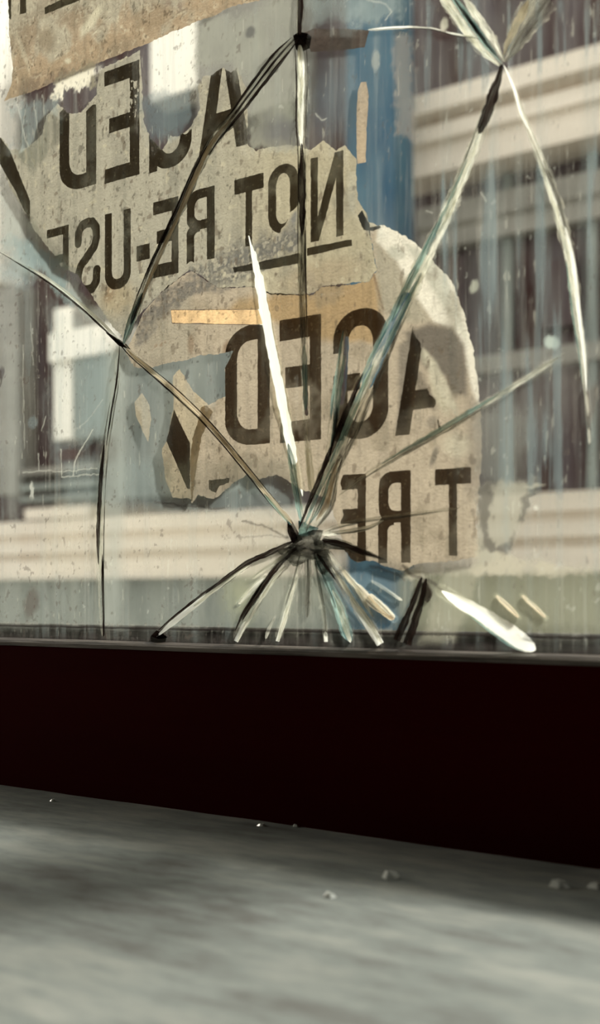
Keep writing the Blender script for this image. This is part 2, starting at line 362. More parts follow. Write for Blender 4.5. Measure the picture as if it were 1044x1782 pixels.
# blue-green bloom on the left glass, dark grime specks, small pale flecks
over(0.5 * ell(28, 470, 34, 34, 0, .8), (0.30, 0.38, 0.38))
over(0.45 * sst(0.78, 0.95, n_hi + .4 * n_md) * (PX < 420), (0.10, 0.08, 0.065))
over(0.35 * sst(0.88, 1.0, fbm(X, Z, 700, 220, 3, 41)), (0.12, 0.10, 0.08))
over(0.25 * sst(1.0, 1.15, fbm(X, Z, 420, 260, 3, 42) + .25 * n_lo), (0.60, 0.62, 0.54))
over(0.25 * sst(1.0, 1.15, fbm(X, Z, 800, 120, 2, 43)), (0.60, 0.60, 0.50))
for cx, cy, rx, ry, an, a, cl in ((960, 597, 16, 14, 0, .8, (.5, .58, .52)), (773, 42, 9, 15, 0, .7, (.7, .68, .55)), (824, 497, 9, 13, 30, .6, (.45, .47, .38)), (436, 56, 11, 14, 10, .7, (.09, .09, .09)),
                                (655, 105, 8, 20, 0, .3, (.6, .6, .5)), (325, 655, 4, 12, 15, .7, (.07, .07, .07)), (57, 735, 9, 14, 0, .6, (.16, .19, .19)), (55, 855, 4, 16, 0, .6, (.6, .62, .55)),
                                (930, 845, 18, 4, -10, .6, (.5, .48, .38)), (935, 883, 5, 4, 0, .7, (.7, .7, .6)), (120, 790, 26, 12, 0, .7, (.08, .055, .05)), (55, 1050, 12, 30, 10, .5, (.08, .05, .04)),
                                (770, 60, 22, 12, 10, .5, (.10, .06, .055)), (1030, 700, 12, 40, 5, .35, (.12, .07, .05)), (950, 640, 40, 14, -32, .2, (.5, .5, .42)), (2, 650, 6, 14, 0, .6, (.05, .04, .05))):
    over(a * ell(cx, cy, rx, ry, an, .5, .35), cl)
over(0.35 * ell(75, 420, 60, 60, 40, .9) * sst(-.3, .5, n_md), (0.42, 0.50, 0.47))
over(0.45 * ell(100, 500, 70, 14, 40, .8), (0.24, 0.36, 0.37))
over(0.35 * ell(600, 25, 50, 26, 0, .9) * sst(-.2, .5, n_md), (0.40, 0.47, 0.45))
over(0.35 * poly([(690, 0), (1044, 0), (1044, 100), (690, 200)], 14) * sst(0, .7, n_st + .3 * n_lo), (0.22, 0.28, 0.29))
over(0.40 * poly([(720, 320), (1044, 260), (1044, 850), (850, 850), (840, 600), (760, 440)], 16) * sst(0.05, .7, n_st + .3 * n_lo), (0.20, 0.26, 0.27))
# scratches
for pts, w, a in (([(128, 828), (132, 800), (145, 775), (162, 747)], 1.1, .8), ([(105, 780), (107, 830), (172, 826)], 1.1, .7), ([(40, 823), (100, 820), (170, 817)], 1.0, .6), ([(40, 600), (42, 780)], 1.0, .4),
                  ([(66, 790), (67, 820)], .9, .6), ([(80, 725), (72, 750)], .9, .6), ([(52, 560), (56, 600), (58, 635)], .9, .4), ([(380, 745), (395, 735)], .8, .4), ([(130, 750), (160, 722), (178, 695)], .9, .35),
                  ([(30, 180), (45, 240), (62, 290)], 1.0, .6), ([(60, 175), (66, 230), (70, 280)], .9, .6), ([(45, 190), (38, 250)], .8, .5), ([(75, 165), (78, 215)], .8, .5),
                  ([(640, 0), (672, 8), (682, 22), (672, 36)], 1.2, .7), ([(550, 197), (560, 209), (568, 205)], 1.2, .7), ([(742, 368), (752, 373)], 1.3, .6), ([(838, 335), (846, 350)], 1.6, .6)):
    over(a * .6 * stroke(pts, w, .8, .2), (0.62, 0.63, 0.54))
for pts, w, a in (([(270, 872), (300, 876), (350, 882), (392, 884)], 1.6, .6), ([(425, 905), (460, 915), (500, 935)], 1.6, .6), ([(425, 934), (470, 932), (500, 936)], 1.2, .4),
                  ([(700, 985), (720, 1000), (745, 1010), (772, 1032)], 3.0, .6), ([(645, 985), (690, 1000), (705, 1008)], 2, .5), ([(0, 645), (3, 660), (0, 672)], 1.5, .7)):
    over(a * stroke(pts, w, 1.2, .3), (0.07, 0.06, 0.05))
# dirt along the bottom edge, thin dark and pale lines above it
edge = ZC - 0.0215
over(0.75 * sst(0.0045, 0.0, Z - edge + 0.0018 * n_md) * (0.7 + .5 * n_hi), (0.07, 0.06, 0.055))
A = A * (1 - .6 * sst(.001, -.001, Z - (ZC - .0140)))
over(0.8 * sst(0.0012, 0.0, np.abs(Z - (ZC - 0.0147) + 0.0003 * n_md)), (0.02, 0.015, 0.013))
over(0.4 * sst(0.0012, 0.0, np.abs(Z - (ZC - 0.0132) + 0.0005 * n_md)) * sst(-.1, .6, n_hi + n_md), (0.35, 0.35, 0.30))
# dust thinned along the cracks so their painted glints stay bright
for pts, w in (([(431, 402), (441, 440), (450, 480), (462, 550), (475, 620), (489, 690), (501, 750), (512, 810), (522, 870), (528, 915)], 10), ([(528, 925), (560, 850), (600, 760), (640, 665), (685, 565), (745, 440), (800, 320), (835, 230), (874, 112)], 13),
               ([(782, -12), (812, 30), (845, 75), (874, 112)], 20), ([(876, 112), (893, 150), (907, 195), (932, 255), (955, 315), (975, 380), (992, 450), (1003, 540), (1014, 620), (1019, 690), (1024, 760)], 8), ([(524, 78), (526, 140), (524, 210), (525, 262)], 7),
               ([(768, 1028), (795, 1045), (830, 1065), (870, 1092), (905, 1116), (932, 1131)], 12), ([(430, 983), (385, 1015), (340, 1050), (300, 1082), (270, 1108)], 6), ([(488, 985), (458, 1025), (430, 1070), (408, 1115)], 8), ([(515, 1005), (503, 1045), (493, 1080), (482, 1116)], 6),
               ([(575, 1020), (592, 1060), (602, 1095), (610, 1118)], 9), ([(590, 1010), (615, 1050), (640, 1085), (662, 1121)], 9), ([(462, 1002), (440, 1025), (415, 1051)], 5), ([(90, 492), (150, 540), (205, 592), (300, 678), (362, 738), (425, 812), (508, 912)], 4), ([(863, 1036), (903, 1075)], 4), ([(908, 1036), (950, 1075)], 4), ([(594, 630), (585, 690)], 6), ([(642, 1034), (686, 1078)], 7), ([(600, 1000), (684, 1078)], 6)):
    A = A * (1 - .9 * stroke(pts, w, 3, .1))
rgb = PR / np.maximum(A, 1e-4)[..., None]
nx, nz = X.shape
front = np.column_stack([X.ravel(), np.zeros(X.size), Z.ravel()])
ii, jj = np.meshgrid(np.arange(nx - 1), np.arange(nz - 1), indexing='ij')
a_ = (ii * nz + jj).ravel()
quads = np.column_stack([a_, a_ + nz, a_ + nz + 1, a_ + 1])
me = bpy.data.meshes.new('glass')
nb = len(front)
vv = np.vstack([front, [(xs[0], PT, zs[0]), (xs[-1], PT, zs[0]), (xs[-1], PT, zs[-1]), (xs[0], PT, zs[-1])]])
rim = []
bl = [i * nz for i in range(nx)]; br = [(nx - 1) * nz + j for j in range(nz)]; tr_ = [i * nz + nz - 1 for i in range(nx)][::-1]; tl_ = list(range(nz))[::-1]
rim.append(tuple(bl[::-1] + [nb, nb + 1])); rim.append(tuple(br[::-1] + [nb + 1, nb + 2])); rim.append(tuple(tr_[::-1] + [nb + 2, nb + 3])); rim.append(tuple(tl_[::-1] + [nb + 3, nb]))
allf = [tuple(q) for q in quads.tolist()] + [(nb, nb + 3, nb + 2, nb + 1)]
me.from_pydata(vv.tolist(), [], allf + rim); me.update()
glass = bpy.data.objects.new('glass', me); C.objects.link(glass); glass.parent = pane
me.materials.append(M['pane'])
col = np.zeros((len(vv), 4), np.float32); col[:nb, :3] = rgb.reshape(-1, 3); col[:nb, 3] = A.ravel(); col[nb:, :] = (0.3, 0.3, 0.3, 0.0)
at = me.attributes.new('coat', 'FLOAT_COLOR', 'POINT'); at.data.foreach_set('color', col.ravel())

# ------------------------------------------------------------------ cracks
def spline(pts, step=3.0):
    pts = [tuple(p) + (8,) * (3 - len(p)) for p in pts]
    p = np.array([pts[0]] + pts + [pts[-1]], float); out = []
    for i in range(1, len(p) - 2):
        n = max(2, int(np.hypot(*(p[i + 1] - p[i])[:2]) / step))
        for k in range(n):
            t = k / n
            out.append(0.5 * ((2 * p[i]) + (-p[i - 1] + p[i + 1]) * t + (2 * p[i - 1] - 5 * p[i] + 4 * p[i + 1] - p[i + 2]) * t * t + (-p[i - 1] + 3 * p[i] - 3 * p[i + 1] + p[i + 2]) * t ** 3))
    out.append(p[-2]); return np.array(out)
bandseed = [0]
def band(name, pts, o0, o1, mat, s0=0.0, s1=1.0, y=(0.0004, 0.0034), jit=0.07, parent=None, taper=(0.1, 0.1), bulge=0.0004):
    """one longitudinal face of a crack: runs along the spline pts (px,py,width) between the offsets o0..o1 of its width"""
    bandseed[0] += 1; rs = np.random.RandomState(bandseed[0])
    sp = spline(pts); n = len(sp)
    tg = np.gradient(sp[:, :2], axis=0); tg /= np.linalg.norm(tg, axis=1)[:, None] + 1e-9
    nm = np.column_stack([-tg[:, 1], tg[:, 0]])
    L = np.concatenate([[0], np.cumsum(np.hypot(*np.diff(sp[:, :2], axis=0).T))])
    i0, i1 = int(s0 * (n - 1)), int(math.ceil(s1 * (n - 1)))
    ks = list(range(i0, i1 + 1)); m = len(ks)
    if m < 2: return None
    q = np.linspace(0, 1, m)
    tp = np.ones(m)
    if taper[0] > 0: tp = np.minimum(tp, np.sqrt(np.clip(q / taper[0], 0.003, 1)))
    if taper[1] > 0: tp = np.minimum(tp, np.sqrt(np.clip((1 - q) / taper[1], 0.003, 1)))
    def wob(k): return vnoise(L[ks] / 14.0 + 100 * k, np.zeros(m), bandseed[0] * 7 + k) * 2 - 1 + .5 * (vnoise(L[ks] / 5.0, np.zeros(m), bandseed[0] * 3 + k) * 2 - 1)
    mid = (o0 + o1) / 2; h = (o1 - o0) / 2
    ea = mid - h * tp * (1 + jit * 3 * wob(1)); eb = mid + h * tp * (1 + jit * 3 * wob(2))
    V = []; uv = []
    for r, k in enumerate(ks):
        c = sp[k, :2]; w = sp[k, 2]
        for o, dy in ((ea[r], 0), ((ea[r] + eb[r]) / 2, -bulge), (eb[r], 0), ((ea[r] + eb[r]) / 2, bulge)):
            f = min(max(0.5 + o / 2 * 1.0, 0), 1)
            yy = y[0] + (y[1] - y[0]) * f + dy
            pp = c + nm[k] * w * 0.5 * o
            V.append(P(pp[0], pp[1], yy)); uv.append((L[k] * 0.00025, o))
    Fc = []
    for r in range(m - 1):
        for e in range(4):
            a = r * 4 + e; b = r * 4 + (e + 1) % 4
            Fc.append((a, b, b + 4, a + 4))
    Fc += [(3, 2, 1, 0), tuple((m - 1) * 4 + e for e in range(4))]
    o = link_mesh(name, V, Fc, M[mat], parent)
    o.data.materials.append(M['clear'])
    for i, pl_ in enumerate(o.data.polygons): pl_.material_index = 0 if (i < 4 * (m - 1) and i % 4 < 2) else 1
    ul = o.data.uv_layers.new(name='st')
    for lp in o.data.loops: ul.data[lp.index].uv = uv[lp.vertex_index]
    return o
def crack(pts, body, glints=(), label=None, **kw):
    """crack part of the pane, with its bright or dark faces as sub-parts"""
    o0, o1, mat = body[:3]
    gy = kw.pop('gy', (-0.0014, -0.0005)); c = band('crack', pts, o0, o1, mat, parent=pane, **kw)
    if label: c['label'] = label
    for g in glints:
        a, b, mt, s0, s1 = g[:5]
        band({'white': 'glint_facet', 'frost': 'frosted_facet', 'dark': 'dark_facet', 'shade': 'smoky_facet', 'teal': 'green_facet', 'tan': 'tan_facet', 'pale': 'pale_facet'}[mt], pts, a, b, mt, s0, s1, y=gy if mt == 'white' else (-0.0014, -0.0005), jit=0.025 if mt == 'white' else 0.07, bulge=0.00015 if mt == 'white' else 0.0004, parent=c, taper=g[5] if len(g) > 5 else (0.25, 0.25))
    return c
R = crack
# long diagonal to the upper right
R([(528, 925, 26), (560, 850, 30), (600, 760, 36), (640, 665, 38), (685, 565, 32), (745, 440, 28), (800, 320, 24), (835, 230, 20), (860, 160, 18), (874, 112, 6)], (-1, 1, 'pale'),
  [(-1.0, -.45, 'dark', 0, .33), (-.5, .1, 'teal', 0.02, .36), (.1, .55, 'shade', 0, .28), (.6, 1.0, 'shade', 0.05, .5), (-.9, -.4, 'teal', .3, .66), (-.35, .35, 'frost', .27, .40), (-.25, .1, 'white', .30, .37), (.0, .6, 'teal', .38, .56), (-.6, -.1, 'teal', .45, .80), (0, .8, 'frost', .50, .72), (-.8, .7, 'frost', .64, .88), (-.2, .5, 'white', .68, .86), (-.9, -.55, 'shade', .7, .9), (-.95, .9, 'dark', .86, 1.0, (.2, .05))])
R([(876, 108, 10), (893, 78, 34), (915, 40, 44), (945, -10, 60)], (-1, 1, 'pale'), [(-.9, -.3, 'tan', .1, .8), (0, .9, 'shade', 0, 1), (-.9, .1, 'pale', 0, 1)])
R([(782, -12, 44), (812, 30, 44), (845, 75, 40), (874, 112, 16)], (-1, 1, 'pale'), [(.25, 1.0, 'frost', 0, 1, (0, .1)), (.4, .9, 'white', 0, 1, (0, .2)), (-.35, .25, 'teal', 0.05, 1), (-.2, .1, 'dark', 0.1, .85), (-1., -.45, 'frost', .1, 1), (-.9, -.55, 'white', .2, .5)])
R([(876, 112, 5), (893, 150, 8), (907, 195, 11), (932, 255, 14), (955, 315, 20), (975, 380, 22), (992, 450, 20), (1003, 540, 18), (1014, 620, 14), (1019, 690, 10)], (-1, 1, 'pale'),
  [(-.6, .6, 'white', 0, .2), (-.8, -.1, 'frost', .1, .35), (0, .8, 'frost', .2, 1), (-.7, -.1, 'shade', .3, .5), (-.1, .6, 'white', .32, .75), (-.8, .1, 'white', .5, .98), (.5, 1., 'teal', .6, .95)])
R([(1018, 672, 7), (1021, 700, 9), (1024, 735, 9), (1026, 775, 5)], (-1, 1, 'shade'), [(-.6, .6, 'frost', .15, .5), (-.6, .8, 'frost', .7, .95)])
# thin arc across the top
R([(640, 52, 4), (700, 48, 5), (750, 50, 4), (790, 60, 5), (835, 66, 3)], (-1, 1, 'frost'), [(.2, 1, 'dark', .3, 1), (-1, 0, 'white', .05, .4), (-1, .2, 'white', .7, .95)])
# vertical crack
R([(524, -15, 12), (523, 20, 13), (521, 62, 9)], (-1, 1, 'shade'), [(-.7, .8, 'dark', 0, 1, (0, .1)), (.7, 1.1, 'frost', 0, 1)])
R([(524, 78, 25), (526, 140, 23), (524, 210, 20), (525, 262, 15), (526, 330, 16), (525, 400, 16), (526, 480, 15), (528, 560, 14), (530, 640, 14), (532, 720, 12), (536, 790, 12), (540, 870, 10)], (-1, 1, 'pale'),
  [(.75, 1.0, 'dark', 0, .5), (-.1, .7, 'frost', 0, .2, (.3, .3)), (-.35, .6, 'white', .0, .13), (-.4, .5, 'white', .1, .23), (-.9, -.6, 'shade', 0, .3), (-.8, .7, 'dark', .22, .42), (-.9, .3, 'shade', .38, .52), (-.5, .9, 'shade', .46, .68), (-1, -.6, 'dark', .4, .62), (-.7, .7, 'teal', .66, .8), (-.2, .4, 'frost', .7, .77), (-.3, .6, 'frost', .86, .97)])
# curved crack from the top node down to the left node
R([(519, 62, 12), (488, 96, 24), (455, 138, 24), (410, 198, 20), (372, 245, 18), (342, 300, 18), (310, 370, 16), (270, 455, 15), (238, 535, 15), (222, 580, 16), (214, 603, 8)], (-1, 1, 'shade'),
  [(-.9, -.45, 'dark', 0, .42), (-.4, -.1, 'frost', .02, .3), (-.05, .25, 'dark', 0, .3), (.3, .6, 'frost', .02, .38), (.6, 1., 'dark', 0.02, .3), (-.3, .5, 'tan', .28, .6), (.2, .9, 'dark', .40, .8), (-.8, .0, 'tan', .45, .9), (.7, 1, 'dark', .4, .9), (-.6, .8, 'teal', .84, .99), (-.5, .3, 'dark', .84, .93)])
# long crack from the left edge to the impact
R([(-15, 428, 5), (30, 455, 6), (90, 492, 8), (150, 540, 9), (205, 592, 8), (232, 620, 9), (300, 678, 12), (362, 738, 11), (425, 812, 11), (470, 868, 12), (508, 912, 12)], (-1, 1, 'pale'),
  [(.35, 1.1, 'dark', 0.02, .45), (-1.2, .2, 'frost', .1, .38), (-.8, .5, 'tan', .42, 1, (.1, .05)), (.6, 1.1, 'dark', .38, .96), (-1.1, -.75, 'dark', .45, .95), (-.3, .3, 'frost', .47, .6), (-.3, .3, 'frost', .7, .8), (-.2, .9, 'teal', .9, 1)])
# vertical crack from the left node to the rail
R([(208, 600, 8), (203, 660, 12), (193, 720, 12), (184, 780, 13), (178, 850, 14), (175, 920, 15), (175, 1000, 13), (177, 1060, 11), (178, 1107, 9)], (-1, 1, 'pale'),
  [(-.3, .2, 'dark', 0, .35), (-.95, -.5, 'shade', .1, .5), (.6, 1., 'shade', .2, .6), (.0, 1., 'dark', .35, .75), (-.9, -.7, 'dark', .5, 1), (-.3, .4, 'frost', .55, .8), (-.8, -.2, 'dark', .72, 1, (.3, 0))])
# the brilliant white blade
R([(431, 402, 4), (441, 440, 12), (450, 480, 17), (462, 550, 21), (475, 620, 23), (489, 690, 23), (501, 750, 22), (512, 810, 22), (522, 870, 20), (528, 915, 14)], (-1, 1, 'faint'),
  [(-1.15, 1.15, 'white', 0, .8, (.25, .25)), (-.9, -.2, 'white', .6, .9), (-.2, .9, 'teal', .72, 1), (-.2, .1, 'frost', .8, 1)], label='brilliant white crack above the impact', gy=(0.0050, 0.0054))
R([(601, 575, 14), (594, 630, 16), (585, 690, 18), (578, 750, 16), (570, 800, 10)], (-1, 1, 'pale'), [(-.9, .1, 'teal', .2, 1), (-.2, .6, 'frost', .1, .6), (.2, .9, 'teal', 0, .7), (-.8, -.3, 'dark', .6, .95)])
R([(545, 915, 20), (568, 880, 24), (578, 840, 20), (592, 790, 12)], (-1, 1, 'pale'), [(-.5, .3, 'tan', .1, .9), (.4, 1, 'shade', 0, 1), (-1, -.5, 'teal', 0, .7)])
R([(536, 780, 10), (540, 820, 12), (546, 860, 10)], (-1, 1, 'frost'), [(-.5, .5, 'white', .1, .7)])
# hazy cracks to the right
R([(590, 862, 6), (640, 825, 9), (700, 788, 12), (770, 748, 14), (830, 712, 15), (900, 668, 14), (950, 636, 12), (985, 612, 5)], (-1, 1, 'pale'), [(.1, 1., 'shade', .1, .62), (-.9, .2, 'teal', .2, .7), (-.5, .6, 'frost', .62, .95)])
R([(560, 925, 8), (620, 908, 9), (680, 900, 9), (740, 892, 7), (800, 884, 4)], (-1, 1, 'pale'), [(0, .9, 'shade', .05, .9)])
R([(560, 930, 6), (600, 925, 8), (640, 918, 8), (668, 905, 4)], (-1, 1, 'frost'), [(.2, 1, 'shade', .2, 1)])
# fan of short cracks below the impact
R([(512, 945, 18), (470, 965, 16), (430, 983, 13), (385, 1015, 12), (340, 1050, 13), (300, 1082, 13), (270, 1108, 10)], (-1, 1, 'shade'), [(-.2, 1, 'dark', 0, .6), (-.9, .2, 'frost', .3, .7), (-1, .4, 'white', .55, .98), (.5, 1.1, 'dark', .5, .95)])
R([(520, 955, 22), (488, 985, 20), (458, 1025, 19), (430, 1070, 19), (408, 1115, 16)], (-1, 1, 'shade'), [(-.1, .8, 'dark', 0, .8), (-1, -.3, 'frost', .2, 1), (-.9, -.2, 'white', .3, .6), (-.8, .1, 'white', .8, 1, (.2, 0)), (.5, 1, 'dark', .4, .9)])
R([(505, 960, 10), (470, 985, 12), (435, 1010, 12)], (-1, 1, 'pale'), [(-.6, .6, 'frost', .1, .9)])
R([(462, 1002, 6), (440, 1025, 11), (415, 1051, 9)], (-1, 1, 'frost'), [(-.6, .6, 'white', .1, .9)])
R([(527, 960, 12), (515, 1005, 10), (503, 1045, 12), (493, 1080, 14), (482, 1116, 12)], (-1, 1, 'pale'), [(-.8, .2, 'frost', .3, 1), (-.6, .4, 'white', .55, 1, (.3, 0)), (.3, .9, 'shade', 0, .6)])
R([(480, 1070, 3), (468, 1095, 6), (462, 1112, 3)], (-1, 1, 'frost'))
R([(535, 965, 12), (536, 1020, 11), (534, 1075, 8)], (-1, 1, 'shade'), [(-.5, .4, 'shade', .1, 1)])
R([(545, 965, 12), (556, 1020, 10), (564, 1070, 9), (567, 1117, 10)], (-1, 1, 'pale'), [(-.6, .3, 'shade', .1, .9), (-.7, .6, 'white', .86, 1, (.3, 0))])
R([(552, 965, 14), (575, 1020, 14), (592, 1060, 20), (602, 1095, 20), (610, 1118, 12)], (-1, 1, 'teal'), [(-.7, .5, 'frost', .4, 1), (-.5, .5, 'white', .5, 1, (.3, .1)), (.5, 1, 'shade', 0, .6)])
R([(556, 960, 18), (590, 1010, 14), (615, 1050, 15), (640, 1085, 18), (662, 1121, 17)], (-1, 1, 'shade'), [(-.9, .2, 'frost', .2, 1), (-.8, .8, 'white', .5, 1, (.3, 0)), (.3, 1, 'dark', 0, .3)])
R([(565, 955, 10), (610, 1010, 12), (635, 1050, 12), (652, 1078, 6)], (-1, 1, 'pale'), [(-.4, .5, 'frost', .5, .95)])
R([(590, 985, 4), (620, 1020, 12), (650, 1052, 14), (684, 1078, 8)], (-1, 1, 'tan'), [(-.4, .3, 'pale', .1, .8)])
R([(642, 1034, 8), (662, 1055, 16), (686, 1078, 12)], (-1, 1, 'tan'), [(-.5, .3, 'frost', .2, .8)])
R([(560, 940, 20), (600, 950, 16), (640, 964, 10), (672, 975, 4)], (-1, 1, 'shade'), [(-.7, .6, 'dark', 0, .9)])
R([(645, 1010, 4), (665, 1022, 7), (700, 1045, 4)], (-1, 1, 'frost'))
for a in ((863, 1036, 903, 1075), (908, 1036, 950, 1075)):  # two small tan glints, coloured in as short crack faces
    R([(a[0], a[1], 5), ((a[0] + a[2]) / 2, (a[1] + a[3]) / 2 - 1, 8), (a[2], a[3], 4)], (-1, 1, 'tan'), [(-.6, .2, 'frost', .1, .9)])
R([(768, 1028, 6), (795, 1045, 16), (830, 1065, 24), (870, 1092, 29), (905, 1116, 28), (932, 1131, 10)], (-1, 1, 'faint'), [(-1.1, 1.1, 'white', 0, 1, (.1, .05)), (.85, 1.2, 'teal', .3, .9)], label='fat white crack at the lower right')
# broken-out slivers: dark voids
R([(738, 1005, 14), (730, 1035, 20), (718, 1070, 26), (700, 1118, 34)], (-1, 1, 'shade'), [(-1, -.1, 'dark', 0, 1, (.1, 0)), (.2, 1, 'dark', .0, .99, (.1, 0))], label='dark two-pronged sliver crack')
R([(738, 1008, 6), (747, 1030, 14), (742, 1048, 8)], (-1, 1, 'dark'))
# crushed glass at the point of impact
def crush(pts, mat, y=-0.0006, name='crushed_glass'):
    v = [P(a, b, y) for a, b in pts]; n = len(v); c = np.mean(v, axis=0); c[1] = y - 0.0012
    w = [p + np.array((0, 0.0032, 0)) for p in v]
    V = v + [c] + w
    Fc = [(i, (i + 1) % n, n) for i in range(n)] + [((i + 1) % n, i, n + 1 + i, n + 1 + (i + 1) % n) for i in range(n)] + [tuple(range(n + 1, 2 * n + 1))[::-1]]
    o = link_mesh(name, V, Fc, M[mat], pane)
    ul = o.data.uv_layers.new(name='st')
    for lp in o.data.loops:
        q = o.data.vertices[lp.vertex_index].co; ul.data[lp.index].uv = (q.x * 2, q.z * 80)
crush([(500, 903), (512, 925), (520, 938), (508, 945), (500, 925)], 'dark')
crush([(516, 932), (545, 922), (556, 922), (550, 940), (562, 948), (548, 962), (530, 952), (512, 962), (500, 952), (512, 943)], 'shade')
crush([(545, 938), (580, 945), (600, 957), (570, 955), (548, 960)], 'shade', -0.0002)
crush([(480, 958), (512, 948), (540, 955), (560, 970), (530, 975), (510, 985), (500, 975)], 'shade', -0.0003)
crush([(519, 906), (535, 914), (548, 918), (540, 930), (520, 934)], 'teal', -0.0002)
crush([(545, 962), (566, 956), (572, 985), (560, 1000), (548, 985)], 'shade', -0.0003)
crush([(262, 1107), (272, 1097), (280, 1100), (290, 1108), (275, 1112)], 'dark', -0.0002)
crush([(183, 578), (212, 596), (220, 606), (207, 602)], 'dark', -0.0003)
crush([(510, 62), (520, 55), (535, 58), (532, 78), (515, 86)], 'dark', -0.0003)

# ================================================================== PAPERS on the outer face
YP = PT + 0.0003
def ragged(X, Z, amp, seed, sc=1.0):
    return amp * (0.6 * fbm(X, Z, 110 * sc, 110 * sc, 4, seed) + 0.5 * fbm(X, Z, 600 * sc, 600 * sc, 3, seed + 9))
def bounds_of(pts, pad=0.003):
    a = np.array(PP(pts, YP)); return a[:, 0].min() - pad, a[:, 0].max() + pad, a[:, 1].min() - pad, a[:, 1].max() + pad
def mixc(a, b, t): t = np.clip(t, 0, 1)[..., None]; return a * (1 - t) + np.array(b) * t
def pe(px, py, cx, cy, rx, ry, ang=0, soft=.6):
    c, s = math.cos(math.radians(ang)), math.sin(math.radians(ang)); x = px - cx; y = py - cy
    return 1 - sst(1 - soft, 1 + soft * .3, np.sqrt(((x * c + y * s) / rx) ** 2 + ((-x * s + y * c) / ry) ** 2))

def poly_soft(px, py, pts, s): return sst(-s, s, sd_poly(px, py, pts))

# --- letters: unit-box fields, mirrored because the print faces the street
def rr(x0, y0, x1, y1, rad):
    """polygon of a rectangle with elliptical corners rad = [bl, br, tr, tl] of (rx, ry)"""
    out = []
    cs = [(x0, y0, 1, 1, 180), (x1, y0, -1, 1, 270), (x1, y1, -1, -1, 0), (x0, y1, 1, -1, 90)]
    for (cx, cy, sx, sy, a0), (rx, ry) in zip(cs, rad):
        if rx == 0: out.append((cx, cy)); continue
        for k in range(9):
            a = math.radians(a0 + k * 90 / 8)
            out.append((cx + sx * rx + rx * math.cos(a), cy + sy * ry + ry * math.sin(a)))
    return out
def letter_field(ch, X, Z, bx, sw=0.27, sh=0.13):
    x0, x1, z0, z1 = bx; w = x1 - x0; h = z1 - z0
    T = lambda pts: [(x1 - u * w, z0 + v * h) for u, v in pts]      # mirrored
    poly_ = lambda pts: sd_poly(X, Z, T(pts))
    box = lambda a, b, c, d: poly_([(a, b), (c, b), (c, d), (a, d)])
    r0 = (0, 0)
    if ch == 'E': return poly_([(0, 0), (1, 0), (.98, sh), (sw, sh), (sw, .44), (.86, .44), (.86, .44 + sh), (sw, .44 + sh), (sw, 1 - sh), (1, 1 - sh), (1, 1), (0, 1)])
    if ch == 'D': return np.minimum(poly_(rr(0, 0, 1, 1, [r0, (.6, .22), (.6, .22), r0])), -poly_(rr(sw, sh, 1 - sw, 1 - sh, [r0, (.3, .15), (.3, .15), r0])))
    if ch == 'O': return np.minimum(poly_(rr(0, 0, 1, 1, [(.48, .26)] * 4)), -poly_(rr(sw, sh, 1 - sw, 1 - sh, [(.22, .18)] * 4)))
    if ch == 'U': return np.minimum(poly_(rr(0, 0, 1, 1, [(.45, .2), (.45, .2), r0, r0])), -poly_(rr(sw, sh, 1 - sw, 1.2, [(.2, .1), (.2, .1), r0, r0])))
    if ch == 'G':
        ring = np.minimum(poly_(rr(0, 0, 1, 1, [(.48, .22)] * 4)), -poly_(rr(sw, sh, 1 - sw, 1 - sh, [(.22, .13)] * 4)))
        ring = np.minimum(ring, -box(.55, .50, 1.1, .68))
        return np.maximum(ring, np.maximum(box(.50, .38, 1.0, .51), box(.80, .0, 1.0, .5)))
    if ch == 'A': return np.minimum(poly_([(0, 0), (.34, 1), (.66, 1), (1, 0), (.75, 0), (.69, .2), (.31, .2), (.25, 0)]), -poly_([(.355, .36), (.645, .36), (.5, .84)]))
    if ch == 'T': return np.maximum(box(0, 1 - sh * 1.15, 1, 1), box(.5 - sw * .42, 0, .5 + sw * .42, 1))
    if ch == '-': return box(0, 0, 1, 1)
    if ch == 'N': return np.maximum(np.maximum(box(0, 0, .22, 1), box(.78, 0, 1, 1)), poly_([(0, 1), (.26, 1), (1, 0), (.74, 0)]))
    if ch == 'R':
        bowl = np.minimum(poly_(rr(0, .44, .96, 1, [r0, (.4, .16), (.4, .16), r0])), -poly_(rr(sw, .44 + sh, .96 - sw, 1 - sh, [r0, (.2, .1), (.2, .1), r0])))
        leg = np.minimum(poly_(rr(.5, -.1, .98, .53, [r0, r0, (.35, .12), r0])), -poly_(rr(.2, -.2, .98 - sw, .53 - sh * .9, [r0, r0, (.15, .06), r0])))
        leg = np.minimum(leg, box(.4, 0, 1, .6))
        return np.maximum(np.maximum(bowl, box(0, 0, sw, 1)), leg)
    if ch == 'S':
        cl = [(.12, .30), (.14, .16), (.3, .08), (.5, .065), (.72, .085), (.86, .17), (.87, .28), (.78, .39), (.5, .50), (.22, .61), (.13, .72), (.15, .84), (.3, .92), (.5, .935), (.72, .915), (.86, .83), (.87, .70)]
        f = sd_line(X, Z, T(cl), w * .145)
        return np.minimum(f, box(-.1, 0, 1.1, 1))
